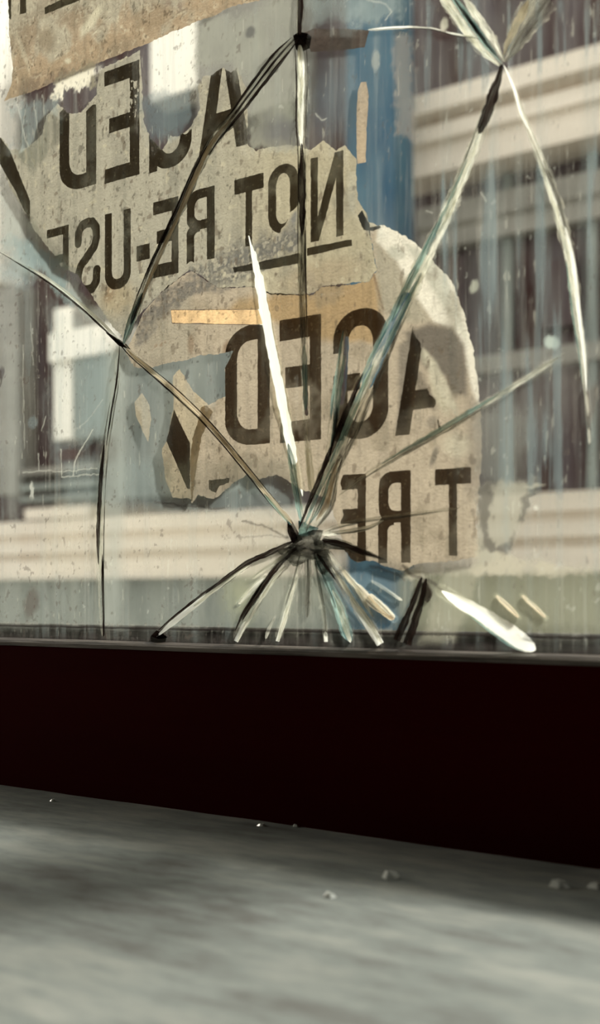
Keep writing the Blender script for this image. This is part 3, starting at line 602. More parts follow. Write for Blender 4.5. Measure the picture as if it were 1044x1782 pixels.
def letter(ch, pl, pr, yt, yb, paperfield, seed, parent, worn=None, ink=(0.062, 0.050, 0.036), fade=0.12, sw=0.27, sh=0.13):
    pc = (pl + pr) / 2
    a = P(pl, yt, YP); b = P(pr, yt, YP); t_ = P(pc, yt, YP); c = P(pc, yb, YP)
    bx = (a[0], b[0], c[2], t_[2])
    def fld(X, Z):
        f = letter_field(ch, X, Z, bx, sw, sh) + ragged(X, Z, 0.00022, seed, 1.5)
        f = np.minimum(f, paperfield(X, Z) + 0.0001)
        if worn is not None:
            px, py = topix(X, Z, YP); f = np.minimum(f, worn(px, py, X, Z))
        return f
    def colf(x, z):
        n = fbm(x, z, 70, 70, 4, seed + 3); n2 = fbm(x, z, 700, 700, 2, seed + 4)
        base = np.array(ink)[None, :] * np.ones((len(x), 1))
        base = mixc(base, (0.13, 0.13, 0.11), sst(0.1, 0.7, n) * .55)
        base = mixc(base, (0.20, 0.18, 0.14), sst(0.8, 1.0, n2) * .5)
        return base, np.full(len(x), 1.0) - fade * sst(0, 1, n)
    pad = 0.0015
    return field_mesh('letter', fld, (bx[0] - pad, bx[1] + pad, bx[2] - pad, bx[3] + pad), 0.00028, YP - 0.00018, 0.00056, M['paper'], parent, colf)
def inkshape(name, pts, paperfield, seed, parent, ink=(0.062, 0.050, 0.036)):
    pl = PP(pts, YP)
    def fld(X, Z): return np.minimum(sd_poly(X, Z, pl) + ragged(X, Z, 0.0003, seed), paperfield(X, Z) + 0.0001)
    def colf(x, z):
        n = fbm(x, z, 70, 70, 4, seed + 3)
        return mixc(np.array(ink)[None, :] * np.ones((len(x), 1)), (0.13, 0.13, 0.11), sst(0.1, 0.7, n) * .6), np.ones(len(x))
    return field_mesh(name, fld, bounds_of(pts, .0012), 0.0003, YP - 0.00018, 0.00056, M['paper'], parent, colf)

def crease(x, z, seed):
    """thin irregular crumple lines"""
    a = np.abs(fbm(x, z, 45, 45, 4, seed)); b = np.abs(fbm(x, z, 120, 120, 3, seed + 5))
    return np.maximum(sst(0.035, 0.0, a), .6 * sst(0.03, 0, b))

SLITS = [([(433, 412, 2), (441, 445, 3)],), ([(441, 445, 6), (450, 485, 7)],), ([(450, 485, 10), (462, 550, 10), (475, 620, 10), (489, 690, 10), (501, 750, 10), (510, 800, 10)],),
         ([(640, 665, 12), (685, 565, 11), (705, 520, 8)],), ([(594, 700, 5), (600, 640, 6), (603, 590, 4)],), ([(531, 640, 4), (533, 720, 4)],),
         ([(310, 372, 2), (342, 300, 2), (372, 245, 3)],)]
SL = []
for (pts,) in SLITS:
    SL.append((PP([(a, b) for a, b, c in pts], YP), max(c for a, b, c in pts) * 0.00024))
def unslit(X, Z, f):
    for pl_, r in SL: f = np.minimum(f, -sd_line(X, Z, pl_, r) - 0.0003 * fbm(X, Z, 300, 300, 2, 77))
    return f
# --- label A (top left)
A_pts = [(8, -330), (14, -60), (16, 60), (22, 120), (18, 150), (8, 176), (60, 158), (150, 118), (250, 78), (348, 36), (372, 28), (400, 12), (450, 2), (470, -20), (560, -60), (660, -110), (655, -330)]
A_pl = PP(A_pts, YP)
fA = lambda X, Z: sd_poly(X, Z, A_pl) + ragged(X, Z, 0.0007, 21)
def colA(x, z):
    px, py = topix(x, z, YP); n = fbm(x, z, 60, 60, 5, 51); n2 = fbm(x, z, 400, 400, 3, 52)
    c = np.array((0.39, 0.35, 0.265))[None] * np.ones((len(x), 1))
    c = mixc(c, (0.36, 0.265, 0.17), sst(-.15, .25, (py + .41 * px - 110) / 120.0 + .5 * n) * .85)
    c = mixc(c, (0.22, 0.17, 0.11), pe(px, py, 80, 70, 20, 30, 0) * .7 + pe(px, py, 265, 25, 35, 40, 30) * .4)
    c = mixc(c, (0.23, 0.185, 0.13), sst(.2, .7, n) * .6)
    c = mixc(c, (0.55, 0.50, 0.37), pe(px, py, 160, 35, 9, 40, 35) + pe(px, py, 118, 106, 7, 6) + pe(px, py, 40, 90, 5, 40, -20) * .5)
    c = mixc(c, (0.16, 0.12, 0.085), crease(x, z, 61) * .6)
    c = mixc(c, (0.56, 0.51, 0.38), crease(x + .001, z + .001, 61) * .45 + sst(.5, .9, n2) * .3)  # pale flecks, plus painted highlights offset from the dark creases
    c = mixc(c, (0.17, 0.125, 0.09), pe(px, py, 85, 140, 60, 20, -20) * sst(-.2, .5, n2 + n) * .7)
    c = mixc(c, (0.20, 0.15, 0.11), pe(px, py, 300, 10, 26, 16, 10) * sst(-.2, .4, n2) * .8)
    return c * (1 + .10 * n2[:, None]), np.full(len(x), .99)
def rip(amp, seed): return lambda x, z: amp * fbm(x, z, 60, 60, 3, seed) + amp * .5
labA = empty('paper_label', 'stained brown paper label at top left of the glass with part of a black bar', 'label')
field_mesh('paper', fA, bounds_of(A_pts), 0.0005, YP, 0.0002, M['paper'], labA, colA)
inkshape('letter', [(35, -30), (46, -30), (46, 22), (35, 25)], fA, 71, labA)
inkshape('underline', [(78, 13), (170, -30), (240, -60), (240, -42), (78, 26)], fA, 72, labA)
inkshape('letter', [(14, -30), (19, -30), (20, 36), (15, 30)], fA, 73, labA)

# --- label B (upper, "...AGED / NOT RE-USE")
B_pts = [(0, 238), (20, 262), (50, 255), (72, 235), (82, 200), (100, 180), (118, 196), (140, 196), (168, 165), (172, 120), (188, 113), (215, 102), (243, 88), (247, 140), (250, 215), (262, 240), (282, 262), (296, 236), (312, 236), (330, 225), (348, 190), (345, 150), (352, 132), (372, 128), (388, 118), (402, 128), (414, 120), (428, 150), (432, 250), (446, 262), (500, 250), (540, 263), (563, 243), (585, 262), (600, 252), (620, 275), (622, 350), (640, 380),
         (655, 470), (640, 490), (560, 500), (545, 512), (470, 512), (455, 500), (380, 500), (330, 470), (290, 500), (245, 545), (216, 590), (190, 560), (160, 515), (135, 480), (105, 462), (92, 440), (60, 400), (45, 372), (20, 330), (0, 285)]
B_pl = PP(B_pts, YP)
Bhole = PP([(474, 420), (490, 402), (505, 372), (520, 358), (520, 432), (440, 452), (400, 462), (360, 475), (400, 445), (440, 425)], YP)
def fB(X, Z): return unslit(X, Z, sd_poly(X, Z, B_pl) + ragged(X, Z, 0.0009, 22))
def colB(x, z):
    px, py = topix(x, z, YP); n = fbm(x, z, 60, 60, 5, 53); n2 = fbm(x, z, 500, 500, 3, 54)
    c = np.array((0.36, 0.335, 0.265))[None] * np.ones((len(x), 1))
    c = mixc(c, (0.42, 0.37, 0.255), sst(330, 540, px) * .8)
    c = mixc(c, (0.36, 0.29, 0.18), pe(px, py, 205, 520, 38, 40) * .7)
    c = mixc(c, (0.23, 0.165, 0.10), pe(px, py, 187, 510, 15, 20, 20) * sst(-.4, .2, n) * .8)
    c = mixc(c, (0.25, 0.235, 0.19), sst(.25, .8, n) * .45)
    c = mixc(c, (0.30, 0.20, 0.12), pe(px, py, 560, 480, 90, 32, -15) * .3)
    c = mixc(c, (0.19, 0.185, 0.17), np.clip(sst(-.001, .0012, sd_poly(x, z, Bhole) + .0012 * n), 0, 1) * (.8 + .3 * n2))
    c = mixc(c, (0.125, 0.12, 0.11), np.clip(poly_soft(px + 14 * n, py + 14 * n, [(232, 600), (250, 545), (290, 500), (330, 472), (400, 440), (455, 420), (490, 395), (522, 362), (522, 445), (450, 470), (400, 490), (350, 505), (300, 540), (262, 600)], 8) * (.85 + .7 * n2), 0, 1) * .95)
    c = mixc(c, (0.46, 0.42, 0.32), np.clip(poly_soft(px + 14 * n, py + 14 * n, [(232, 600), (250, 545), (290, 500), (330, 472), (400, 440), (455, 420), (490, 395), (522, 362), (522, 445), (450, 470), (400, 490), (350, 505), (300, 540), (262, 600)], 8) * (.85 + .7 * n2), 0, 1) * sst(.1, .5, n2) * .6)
    c = mixc(c, (0.14, 0.11, 0.08), crease(x, z, 62) * .28 + sst(.78, .95, fbm(x, z, 350, 200, 2, 57)) * .6)
    c = mixc(c, (0.52, 0.47, 0.34), sst(.8, .95, fbm(x, z, 300, 300, 2, 58)) * .5)
    return c * (1 + .08 * n2[:, None]), np.full(len(x), 1.0)
labB = empty('paper_label', 'torn upper paper label with large mirrored dark lettering ending AGED above NOT RE-USE', 'label')
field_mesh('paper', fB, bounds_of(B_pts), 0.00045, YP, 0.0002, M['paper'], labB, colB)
wD = lambda px, py, X, Z: (py - 190 - 8 * np.sin(px / 7.0)) * 0.0002
wE = lambda px, py, X, Z: np.where((px > 222) & (py > 140) & (py < 205), 0.0004 * (0.35 - fbm(X, Z, 700, 500, 3, 81)), 1e-2)
wG = lambda px, py, X, Z: np.minimum((py - 228 - 6 * np.sin(px / 5.0)) * 0.0002, 1.0)
letter('D', 104, 168, 136, 330, fB, 101, labB, wD)
letter('E', 182, 243, 115, 312, fB, 102, labB, wE)
letter('G', 260, 334, 96, 292, fB, 103, labB, wG)
letter('A', 346, 434, 72, 262, fB, 104, labB, sh=.12)
letter('E', 82, 120, 396, 508, fB, 105, labB)
letter('S', 131, 174, 379, 514, fB, 106, labB)
letter('U', 183, 228, 368, 503, fB, 107, labB)
letter('-', 238, 261, 426, 453, fB, 108, labB)
letter('E', 267, 311, 347, 480, fB, 109, labB, sh=.17)
letter('R', 324, 374, 329, 455, fB, 110, labB, lambda px, py, X, Z: np.minimum((459 - py - 4 * np.sin(px / 4.)) * .0002, 1))
letter('T', 408, 459, 307, 428, fB, 111, labB, sh=.19)
letter('O', 467, 519, 286, 405, fB, 112, labB, lambda px, py, X, Z: -sd_poly(X, Z, Bhole) + 0.0008 * fbm(X, Z, 300, 300, 3, 83))
letter('N', 541, 598, 269, 416, fB, 113, labB)
inkshape('underline', [(534, 432), (613, 416), (613, 428), (534, 446)], fB, 114, labB)
inkshape('underline', [(405, 466), (470, 452), (522, 440), (522, 458), (470, 468), (408, 474)], fB, 115, labB, (0.10, 0.09, 0.075))
inkshape('warning_triangle', [(0, 238), (18, 262), (53, 350), (53, 388), (28, 335), (0, 285)], lambda X, Z: fB(X, Z) + .0012, 116, labB)
# dark torn print left of the D
sl = empty('paper_scrap', 'thin dark torn scrap left of the large mirrored D', 'paper scrap')
sp_ = [(38, 190), (45, 182), (52, 200), (53, 240), (46, 258), (38, 250)]
field_mesh('paper', lambda X, Z: sd_poly(X, Z, PP(sp_, YP)) + ragged(X, Z, .0004, 24), bounds_of(sp_), .0003, YP, .0002, M['paper'], sl, lambda x, z: (np.array((0.05, 0.03, 0.022))[None] * np.ones((len(x), 1)), np.ones(len(x))))

# --- label C (lower, "...AGED / T RE" ) rounded upper right
C_pts = [(218, 612), (236, 575), (248, 545), (292, 498), (332, 472), (380, 500), (455, 500), (470, 512), (545, 512), (560, 500), (640, 490), (655, 470), (640, 395), (668, 392), (705, 412), (748, 445), (785, 490), (808, 545), (824, 610), (834, 680), (838, 760), (834, 850), (828, 900), (834, 950), (838, 965), (800, 975), (720, 982), (700, 992), (676, 985), (645, 975), (620, 978), (600, 955), (590, 920),
         (575, 870), (520, 850), (480, 825), (445, 836), (430, 822), (395, 852), (372, 868), (345, 862), (334, 874), (330, 800), (336, 762), (350, 708), (392, 690), (392, 640), (405, 612), (340, 622), (300, 632), (262, 640), (235, 640)]
C_pl = PP(C_pts, YP)
fC0 = lambda X, Z: sd_poly(X, Z, C_pl) + ragged(X, Z, 0.0008, 23)
Rhole = PP([(762, 780), (770, 770), (762, 730), (745, 700), (735, 655), (750, 640), (760, 660), (766, 690), (770, 730), (775, 770), (770, 800)], YP)
Cslot = PP([(297, 539), (451, 538), (459, 566), (299, 563)], YP)  # paper cut away so daylight reaches the painted reflection strip
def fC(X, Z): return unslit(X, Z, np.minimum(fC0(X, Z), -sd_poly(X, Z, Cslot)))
def colC(x, z):
    px, py = topix(x, z, YP); n = fbm(x, z, 60, 60, 5, 55); n2 = fbm(x, z, 500, 500, 3, 56)
    c = np.array((0.41, 0.345, 0.26))[None] * np.ones((len(x), 1))
    # tan, glue-soaked zone
    c = mixc(c, (0.36, 0.25, 0.13), poly_soft(px + 10 * n, py + 10 * n, [(375, 545), (400, 520), (480, 505), (560, 500), (650, 470), (660, 560), (650, 600), (560, 590), (480, 560), (400, 555)], 10) * .9)
    # pale rim on the round edge
    c = mixc(c, (0.76, 0.72, 0.61), poly_soft(px, py, [(660, 385), (730, 420), (790, 480), (830, 600), (840, 720), (822, 680), (806, 600), (790, 572), (755, 560), (715, 505), (690, 455), (655, 420)], 5) * .85)
    c = mixc(c, (0.36, 0.36, 0.29), poly_soft(px, py, [(700, 420), (760, 450), (800, 530), (815, 600), (790, 560), (750, 500)], 6) * .6 + pe(px, py, 690, 440, 20, 14, 20) * .6)
    c = mixc(c, (0.31, 0.30, 0.23), poly_soft(px, py, [(650, 420), (690, 455), (750, 560), (700, 560), (660, 540)], 8) * .5)
    # dark smudges right of the G
    c = mixc(c, (0.09, 0.08, 0.07), poly_soft(px + 6 * n, py + 6 * n, [(700, 575), (745, 562), (790, 572), (808, 600), (815, 690), (790, 690), (772, 655), (740, 640), (715, 600)], 8) * .8)
    c = mixc(c, (0.12, 0.10, 0.08), poly_soft(px + 8 * n, py + 8 * n, [(715, 640), (735, 650), (758, 700), (756, 715), (740, 705)], 6) * .7)
    c = mixc(c, (0.50, 0.47, 0.35), pe(px, py, 765, 690, 12, 40, -25) * .6 + pe(px, py, 742, 625, 10, 24, -30) * .5)
    c = mixc(c, (0.11, 0.10, 0.085), poly_soft(px + 5 * n, py + 5 * n, [(690, 600), (712, 585), (722, 640), (712, 750), (690, 752)], 6) * .65 + pe(px, py, 755, 795, 6, 22, 20) * .7 + pe(px, py, 752, 735, 12, 14) * .5)
    c = mixc(c, (0.52, 0.48, 0.37), poly_soft(px + 8 * n, py + 8 * n, [(735, 605), (758, 628), (790, 690), (800, 730), (775, 700), (752, 665)], 4) * .8 + pe(px, py, 795, 775, 30, 26) * .6)
    c = mixc(c, (0.24, 0.20, 0.14), sst(.25, .7, n) * .45)
    c = mixc(c, (0.30, 0.28, 0.22), poly_soft(px + 8 * n, py, [(225, 600), (250, 560), (330, 500), (345, 560), (330, 630), (240, 630)], 12) * .5)
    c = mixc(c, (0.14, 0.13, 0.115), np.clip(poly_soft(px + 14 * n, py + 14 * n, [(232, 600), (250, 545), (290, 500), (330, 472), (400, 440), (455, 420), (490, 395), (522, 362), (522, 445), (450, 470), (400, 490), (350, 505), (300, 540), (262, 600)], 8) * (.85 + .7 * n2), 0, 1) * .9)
    c = mixc(c, (0.20, 0.13, 0.08), pe(px, py, 332, 600, 7, 22) * .6 + pe(px, py, 395, 605, 9, 16, 20) * .7 + pe(px, py, 280, 600, 26, 6, -25) * sst(-.2, .3, n2) * .6)
    c = mixc(c, (0.19, 0.19, 0.175), poly_soft(px + 9 * n, py + 6 * n, [(372, 850), (430, 828), (500, 828), (560, 870), (560, 960), (372, 960)], 8) * .0)
    c = mixc(c, (0.16, 0.10, 0.06), np.clip(1 - np.abs((px - 640) - (py - 440) * .27) / 3.5, 0, 1) * (py > 425) * (py < 540) * (.7 + .3 * n2))
    c = mixc(c, (0.13, 0.10, 0.07), crease(x, z, 63) * .28 + sst(.8, .95, fbm(x, z, 350, 200, 2, 59)) * .5)
    al = 1 - .35 * poly_soft(px, py, [(820, 700), (850, 700), (850, 900), (810, 850)], 20)
    return c * (1 + .08 * n2[:, None]), al
labC = empty('paper_label', 'lower round-cornered paper label with mirrored dark AGED behind the impact star', 'label')
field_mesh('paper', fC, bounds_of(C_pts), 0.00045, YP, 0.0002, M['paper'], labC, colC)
bi = (0.075, 0.056, 0.040)
letter('D', 392, 470, 566, 775, fC, 121, labC, ink=bi)
letter('E', 487, 559, 552, 768, fC, 122, labC, ink=bi, sh=.17, fade=.3)
letter('G', 580, 676, 537, 764, fC, 123, labC, ink=bi)
letter('A', 688, 790, 540, 754, fC, 124, labC, lambda px, py, X, Z: np.minimum((753 - px + .25 * (py - 700)) * .0002, 1) + .001 * fbm(X, Z, 200, 200, 3, 85), ink=bi)
letter('E', 584, 637, 826, 978, fC, 125, labC, lambda px, py, X, Z: .0006 * (.9 - fbm(X, Z, 150, 150, 3, 86)) + (px - 600) * .00008, ink=bi, sh=.17)
letter('R', 657, 715, 820, 980, fC, 126, labC, ink=bi, sw=.29)
letter('T', 757, 820, 815, 967, fC, 127, labC, ink=bi, sh=.16)
inkshape('letter', [(364, 836), (400, 832), (398, 840), (382, 846), (376, 858), (364, 852)], lambda X, Z: fC(X, Z), 128, labC, bi)

# --- separate scraps
def scrap(pts, label, color, seed, ink=None, name='paper_scrap', cat='paper scrap', amp=.0006, alpha=1.0, yo=0.0, group=None):
    e = empty(name, label, cat, group)
    pl = PP(pts, YP)
    def f(X, Z): return sd_poly(X, Z, pl) + ragged(X, Z, amp, seed)
    def cf(x, z):
        n = fbm(x, z, 90, 90, 4, seed + 1); n2 = fbm(x, z, 600, 600, 2, seed + 2)
        c = np.array(color)[None] * np.ones((len(x), 1)); c = mixc(c, tuple(q * .62 for q in color), sst(.1, .7, n) * .6)
        return c * (1 + .1 * n2[:, None]), np.full(len(x), alpha)
    field_mesh('paper', f, bounds_of(pts), 0.0004, YP + yo, 0.0002, M['paper'], e, cf)
    if ink: inkshape('printed_corner', ink, f, seed + 5, e, (0.05, 0.038, 0.03))
    return e
scrap([(234, 700), (247, 684), (260, 705), (263, 730), (258, 770), (245, 745), (236, 722)], 'small leaf-shaped paper scrap alone in the grey glass left of the diagonal crack', (0.40, 0.345, 0.25), 131)
scrap([(299, 655), (312, 640), (335, 680), (372, 715), (350, 760), (335, 870), (326, 868), (300, 866), (286, 832), (280, 780), (290, 765), (300, 712)], 'torn paper scrap with a dark slanting printed corner left of the lower large D', (0.42, 0.355, 0.25), 132,
      [(303, 712), (331, 772), (331, 851), (326, 850), (290, 768)], yo=0.0004)
scrap([(520, 60), (545, 50), (600, 50), (642, 53), (634, 82), (590, 88), (541, 90), (535, 75)], 'short dark strip of tape right of the top crack node', (0.065, 0.05, 0.042), 133, name='dark_tape', cat='tape', amp=.0003)
scrap([(298, 540), (450, 539), (458, 565), (300, 562)], 'orange-tan strip painted as a light reflection across the paper left of the white blade crack', (0.80, 0.55, 0.30), 134, name='tan_strip', cat='tape', amp=.0002, yo=-0.0002)  # reflected light bar painted as an orange-tan sheet
scrap([(622, 160), (628, 142), (637, 142), (641, 165), (636, 282), (622, 285), (620, 230)], 'narrow upright tan strip in front of the blue post', (0.42, 0.33, 0.23), 135, name='tan_strip', cat='tape', amp=.0003)  # plain upright strip of tan colour on the outer face
scrap([(622, 375), (630, 365), (640, 385), (662, 395), (650, 402), (632, 400)], 'tiny curled pale paper shred beside the blue post base at the upper label corner', (0.55, 0.50, 0.38), 136)

# ================================================================== WINDOW FRAME, LEDGE, ROOM
win = empty('window_1', kind='structure')
XL, XR = -0.95, 0.30
RT, RB = ZC - 0.0215, ZC - 0.095
v, f = boxv(XL - .05, XR + .05, -0.012, 0.05, RB - .02, RT - 0.0015, 0.001); link_mesh('bottom_rail', v, f, M['rail'], win)
v, f = prism(XL, XR, [(-0.0125, RT - 0.0030), (-0.0125, RT - .0012), (-0.0112, RT - .0002), (-0.009, RT - .0002), (-0.0085, RT - .0008), (-.0012, RT + .0004), (-.0012, RT - .003)]); link_mesh('glazing_bead', v, f, M['bead'], win)
v, f = prism(XL, XR, [(PT + .0015, RT - .004), (PT + .0015, ZC - .0150), (PT + .003, ZC - .0138), (0.045, ZC - 0.0150), (0.045, RT - .004)]); link_mesh('outer_bead', v, f, M['outer'], win)
for x in (XL - .05, XR):
    v, f = boxv(x, x + .05, -0.012, 0.05, RT - .02, ZC + .85); link_mesh('window_jamb', v, f, M['rail'], win)
v, f = boxv(XL - .05, XR + .05, -0.012, 0.05, ZC + .85, ZC + .92); link_mesh('head_rail', v, f, M['rail'], win)

# ledge with a slightly uneven surface
ledge_z = ZC - 0.096
lx = np.linspace(-1.0, 0.5, 160); ly = np.linspace(-0.0125, -0.46, 60)
V = []; 
for a in lx:
    for b in ly: V.append((a, b, ledge_z + 0.0006 * float(fbm(np.array(a), np.array(b), 12, 30, 3, 91)) - .0004))
nl = len(ly); Fc = [(i * nl + j, i * nl + j + 1, (i + 1) * nl + j + 1, (i + 1) * nl + j) for i in range(len(lx) - 1) for j in range(nl - 1)]
k = len(V)
V += [(lx[0], ly[0], ledge_z - .03), (lx[-1], ly[0], ledge_z - .03), (lx[-1], ly[-1], ledge_z - .03), (lx[0], ly[-1], ledge_z - .03)]
Fc += [(k, k + 1, k + 2, k + 3), tuple([i * nl for i in range(len(lx))] + [k + 1, k]), tuple([i * nl + nl - 1 for i in range(len(lx))][::-1] + [k + 3, k + 2]), tuple([j for j in range(nl)][::-1] + [k, k + 3]), tuple([(len(lx) - 1) * nl + j for j in range(nl)] + [k + 2, k + 1])]
led = link_mesh('window_ledge', V, Fc, M['ledge'], smooth=False); tag(led, 'worn grey-green painted ledge, blurred, in front of the black rail', 'ledge')

# crumbs of glass on the ledge
crumb_m = principled('crumb_glass', (0.8, 0.85, 0.8), (0.95, 0.97, 0.92), (50, 50, 50), 0.15, spec=0.8)
def crumb(px, py, s, label, seed):
    s *= 1.7; r = random.Random(seed); p = PF(px, py, -0.0963); n = 7
    a = [(math.cos(6.283 * i / n + r.random() * .5) * s * r.uniform(.7, 1.2), math.sin(6.283 * i / n + r.random() * .5) * s * r.uniform(.5, .9)) for i in range(n)]
    V = [(p[0] + q[0], p[1] + q[1], p[2]) for q in a] + [(p[0] + q[0] * .6, p[1] + q[1] * .6, p[2] + s * r.uniform(.4, .7)) for q in a]
    Fc = [tuple(range(n))[::-1], tuple(range(n, 2 * n))] + [(i, (i + 1) % n, n + (i + 1) % n, n + i) for i in range(n)]
    tag(link_mesh('glass_crumb', V, Fc, crumb_m), label, 'glass crumb', 'glass crumbs on the ledge')
for i, (px, py, s, lb) in enumerate([(92, 1394, .0009, 'tiny pale glass crumb at far left of the ledge near the rail'), (455, 1437, .0011, 'glass crumb left of centre beside the dark rail foot'), (514, 1438, .0009, 'faint glass crumb between two brighter ones at the rail foot'),
                                     (616, 1434, .0011, 'glass crumb right of centre beside the dark rail foot'), (680, 1527, .0022, 'large blurred glass crumb right of centre on the ledge'), (573, 1561, .0014, 'blurred glass crumb nearest the camera in the middle of the ledge'),
                                     (972, 1543, .0021, 'wide blurred glass crumb near the right edge of the ledge'), (1036, 1545, .0016, 'blurred glass crumb cut by the right edge of the photo')]):
    crumb(px, py, s, lb, i)

# room shell behind the camera
def struct(name, v, f, mat): return tag(link_mesh(name, v, f, mat), kind='structure')
struct('floor', *boxv(-2.6, 1.8, -3.0, 0.0, -0.1, 0.0), M['floor'])
struct('ceiling', *boxv(-2.6, 1.8, -3.0, 0.0, 2.4, 2.5), M['room'])
struct('wall_left', *boxv(-2.7, -2.6, -3.0, 0.0, 0, 2.4), M['room'])
struct('wall_right', *boxv(1.8, 1.9, -3.0, 0.0, 0, 2.4), M['room'])
struct('wall_back', *boxv(-2.6, 1.8, -3.1, -3.0, 0, 2.4), M['room'])
struct('wall_front', *merge(boxv(-2.6, XL - .05, 0, .05, 0, 2.4), boxv(XR + .05, 1.8, 0, .05, 0, 2.4), boxv(XL - .05, XR + .05, 0, .05, 0, RB - .02), boxv(XL - .05, XR + .05, 0, .05, ZC + .92, 2.4)), M['ext'])

# ================================================================== THE STREET SIDE
YF = 3.0
def zz(px, py, Y=YF): return P(px, py, Y)[2]
def xx(px, Y=YF): return P(px, 0, Y)[0]
struct('pavement', *boxv(-9, 6, 0.05, 14, -0.12, 0.0), M['paving'])
XA, XB = -6.5, 3.5
fac = empty('building', 'dark building across the alley with cream mouldings, blurred behind the glass', 'building')
v, f = boxv(XA, XB, YF + .12, YF + .4, 0, 3.55); link_mesh('wall', v, f, M['darkwall'], fac)
v, f = boxv(XA, xx(640), YF - .02, YF + .12, 0, zz(522, 1003)); link_mesh('plinth', v, f, M['slate'], fac)
v, f = boxv(xx(640), XB, YF - .02, YF + .12, 0, zz(522, 1003)); link_mesh('plinth', v, f, M['olive'], fac)
# lower cream ledge moulding: stepped profile
def moulding(name, x0, x1, z0, z1, prof, mat, depth=.12):
    h = z1 - z0
    sec = [(YF + .12, z0)] + [(YF + .12 - d, z0 + q * h) for q, d in prof] + [(YF + .12, z1)]
    v, f = prism(x0, x1, sec); return link_mesh(name, v, f, mat, fac)
zl0, zl1 = zz(522, 1003), zz(522, 883)
moulding('ledge_moulding', XA, XB, zl0, zl1, [(0, .20), (.30, .20), (.32, .15), (.42, .15), (.44, .19), (.62, .19), (.64, .14), (.74, .14), (.76, .17), (1, .17)], M['cream'])
zc0, zc1 = ZC + 1.50, ZC + 1.76
moulding('cornice', xx(690), XB, zc0, zc1, [(0, .16), (.36, .16), (.40, .19), (.60, .19), (.63, .14), (.70, .14), (.74, .22), (1, .22)], M['cream'])
moulding('string_course', xx(715), XB, ZC + 1.27, ZC + 1.42, [(0, .06), (.4, .06), (.5, .08), (1, .08)], M['grey'])
moulding('string_course', xx(800), XB, ZC + 0.80, ZC + 0.86, [(0, .05), (1, .05)], M['grey'])
# white window surround seen lower left
def fbx(name, pl, pr, yt, yb, mat, y0=YF, y1=YF + .12, parent=fac):
    pc = (pl + pr) / 2
    v, f = boxv(xx(pl), xx(pr), y0, y1, zz(pc, yb), zz(pc, yt)); return link_mesh(name, v, f, mat, parent)
fbx('window_surround', 94, 126, 535, 765, M['white_paint']); fbx('window_surround', 94, 215, 572, 622, M['white_paint'], YF - .03)
fbx('window_surround', 126, 205, 535, 570, M['grey'])
fbx('panel', 128, 200, 620, 760, M['slate']); fbx('panel', 262, 342, 35, 165, M['white_paint']); fbx('panel', 344, 520, -40, 200, M['grey'])
fbx('panel', -10, 30, 500, 860, M['grey']); fbx('sill', 60, 172, 884, 903, M['cream'], YF - .06, YF + .02)
fbx('panel', 205, 420, 590, 860, M['slate'])
fbx('rail_strip', 40, 172, 812, 822, M['grey'], YF - .02); fbx('rail_strip', 40, 172, 840, 850, M['slate'], YF - .02); fbx('rail_strip', 40, 172, 862, 870, M['slate'], YF - .02)
for px in (858, 1008): fbx('pilaster', px, px + 15, 180, 1000, M['slate'], YF + .09)
for px in (730, 925): fbx('recess_panel', px, px + 60, 440, 560, M['darkwall'], YF + .08)
fbx('panel', -60, 6, -120, 500, M['white_paint'], YF - .03)
# blue post
post = empty('post', 'blue steel post between the cream cornice and the torn labels', 'post')
xa, xb = xx(604, 2.7), xx(686, 2.7)
v, f = boxv(xa, xb, 2.7, 2.84, 0.02, 3.2); link_mesh('shaft', v, f, M['blue'], post)
v, f = boxv(xa - .04, xb + .04, 2.66, 2.88, 0, .03); link_mesh('base_plate', v, f, M['blue'], post)
v, f = boxv(xa - .02, xb + .02, 2.68, 2.86, 3.2, 3.24); link_mesh('cap', v, f, M['blue'], post)

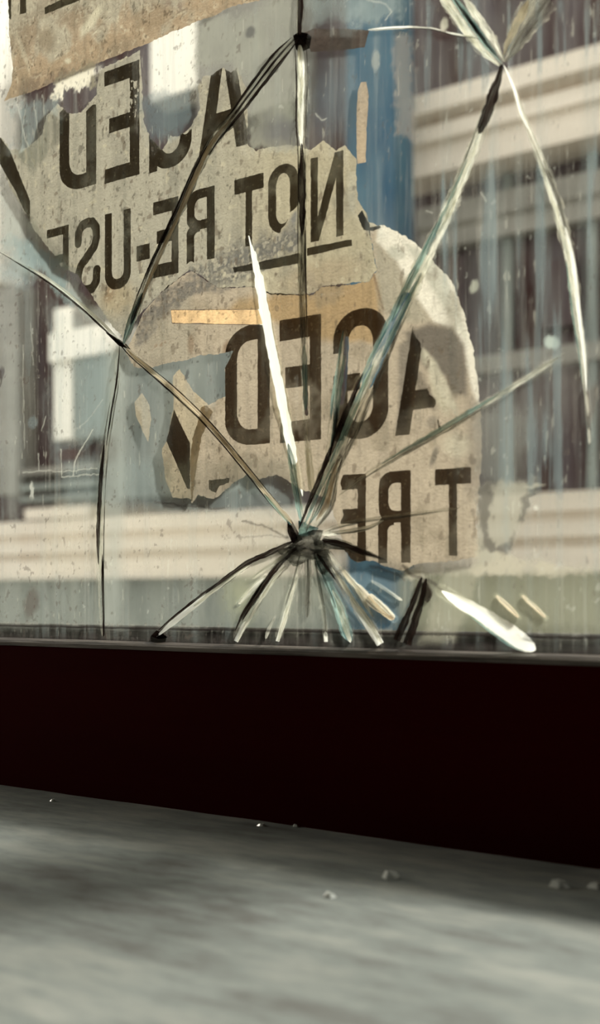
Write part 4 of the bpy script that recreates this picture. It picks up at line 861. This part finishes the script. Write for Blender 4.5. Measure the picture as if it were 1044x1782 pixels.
aw = empty('added_canopy', kind='structure'); aw.name = 'sky_blocker_1'
v, f = prism(XL - .5, XR + .8, [(0.05, ZC + 1.90), (0.75, ZC + 1.80), (0.75, ZC + 1.84), (0.05, ZC + 1.96)]); link_mesh('blocker_slab', v, f, M['ext'], aw)  # unseen slab added to keep high sky light off the ledge
# ================================================================== LIGHT, CAMERA
w = bpy.data.worlds.new('sky'); S.world = w; w.use_nodes = True
bg = w.node_tree.nodes['Background']; bg.inputs[0].default_value = (1.0, 0.965, 0.90, 1); bg.inputs[1].default_value = 1.75
def area(name, loc, tgt, size, power, color):
    l = bpy.data.lights.new(name, 'AREA'); l.energy = power; l.size = size; l.color = color
    o = bpy.data.objects.new(name, l); C.objects.link(o); o.location = loc
    import mathutils
    o.rotation_euler = (mathutils.Vector(tgt) - mathutils.Vector(loc)).to_track_quat('-Z', 'Y').to_euler()
    return o
sun = bpy.data.lights.new('hazy_sun', 'SUN'); sun.energy = 5.0; sun.angle = math.radians(10); sun.color = (1.0, 0.945, 0.87)
so = bpy.data.objects.new('hazy_sun', sun); C.objects.link(so); so.rotation_euler = (math.radians(-(90 - 46)), 0, math.radians(-22))
area('ledge_fill', (-1.6, -0.50, 1.45), (-0.25, -0.25, 0.9), 0.25, 5, (1.0, 0.93, 0.78))  # unseen fill light added to brighten the left of the ledge

cam = bpy.data.cameras.new('camera'); co = bpy.data.objects.new('camera', cam); C.objects.link(co)
co.location = (0, -D, ZC); co.rotation_euler = (math.pi / 2, 0, TH)
cam.sensor_fit = 'HORIZONTAL'; cam.sensor_width = 36; cam.lens = 36 * F / W0
cam.shift_y = (HY - H0 / 2) / W0
cam.clip_start = 0.01
cam.dof.use_dof = True; cam.dof.focus_distance = 0.50; cam.dof.aperture_fstop = 14.0
S.camera = co
S.view_settings.view_transform = 'Standard'; S.view_settings.look = 'None'; S.view_settings.gamma = 1; S.view_settings.use_curve_mapping = False
S.view_settings.exposure = 0.0
S.cycles.transparent_max_bounces = 24
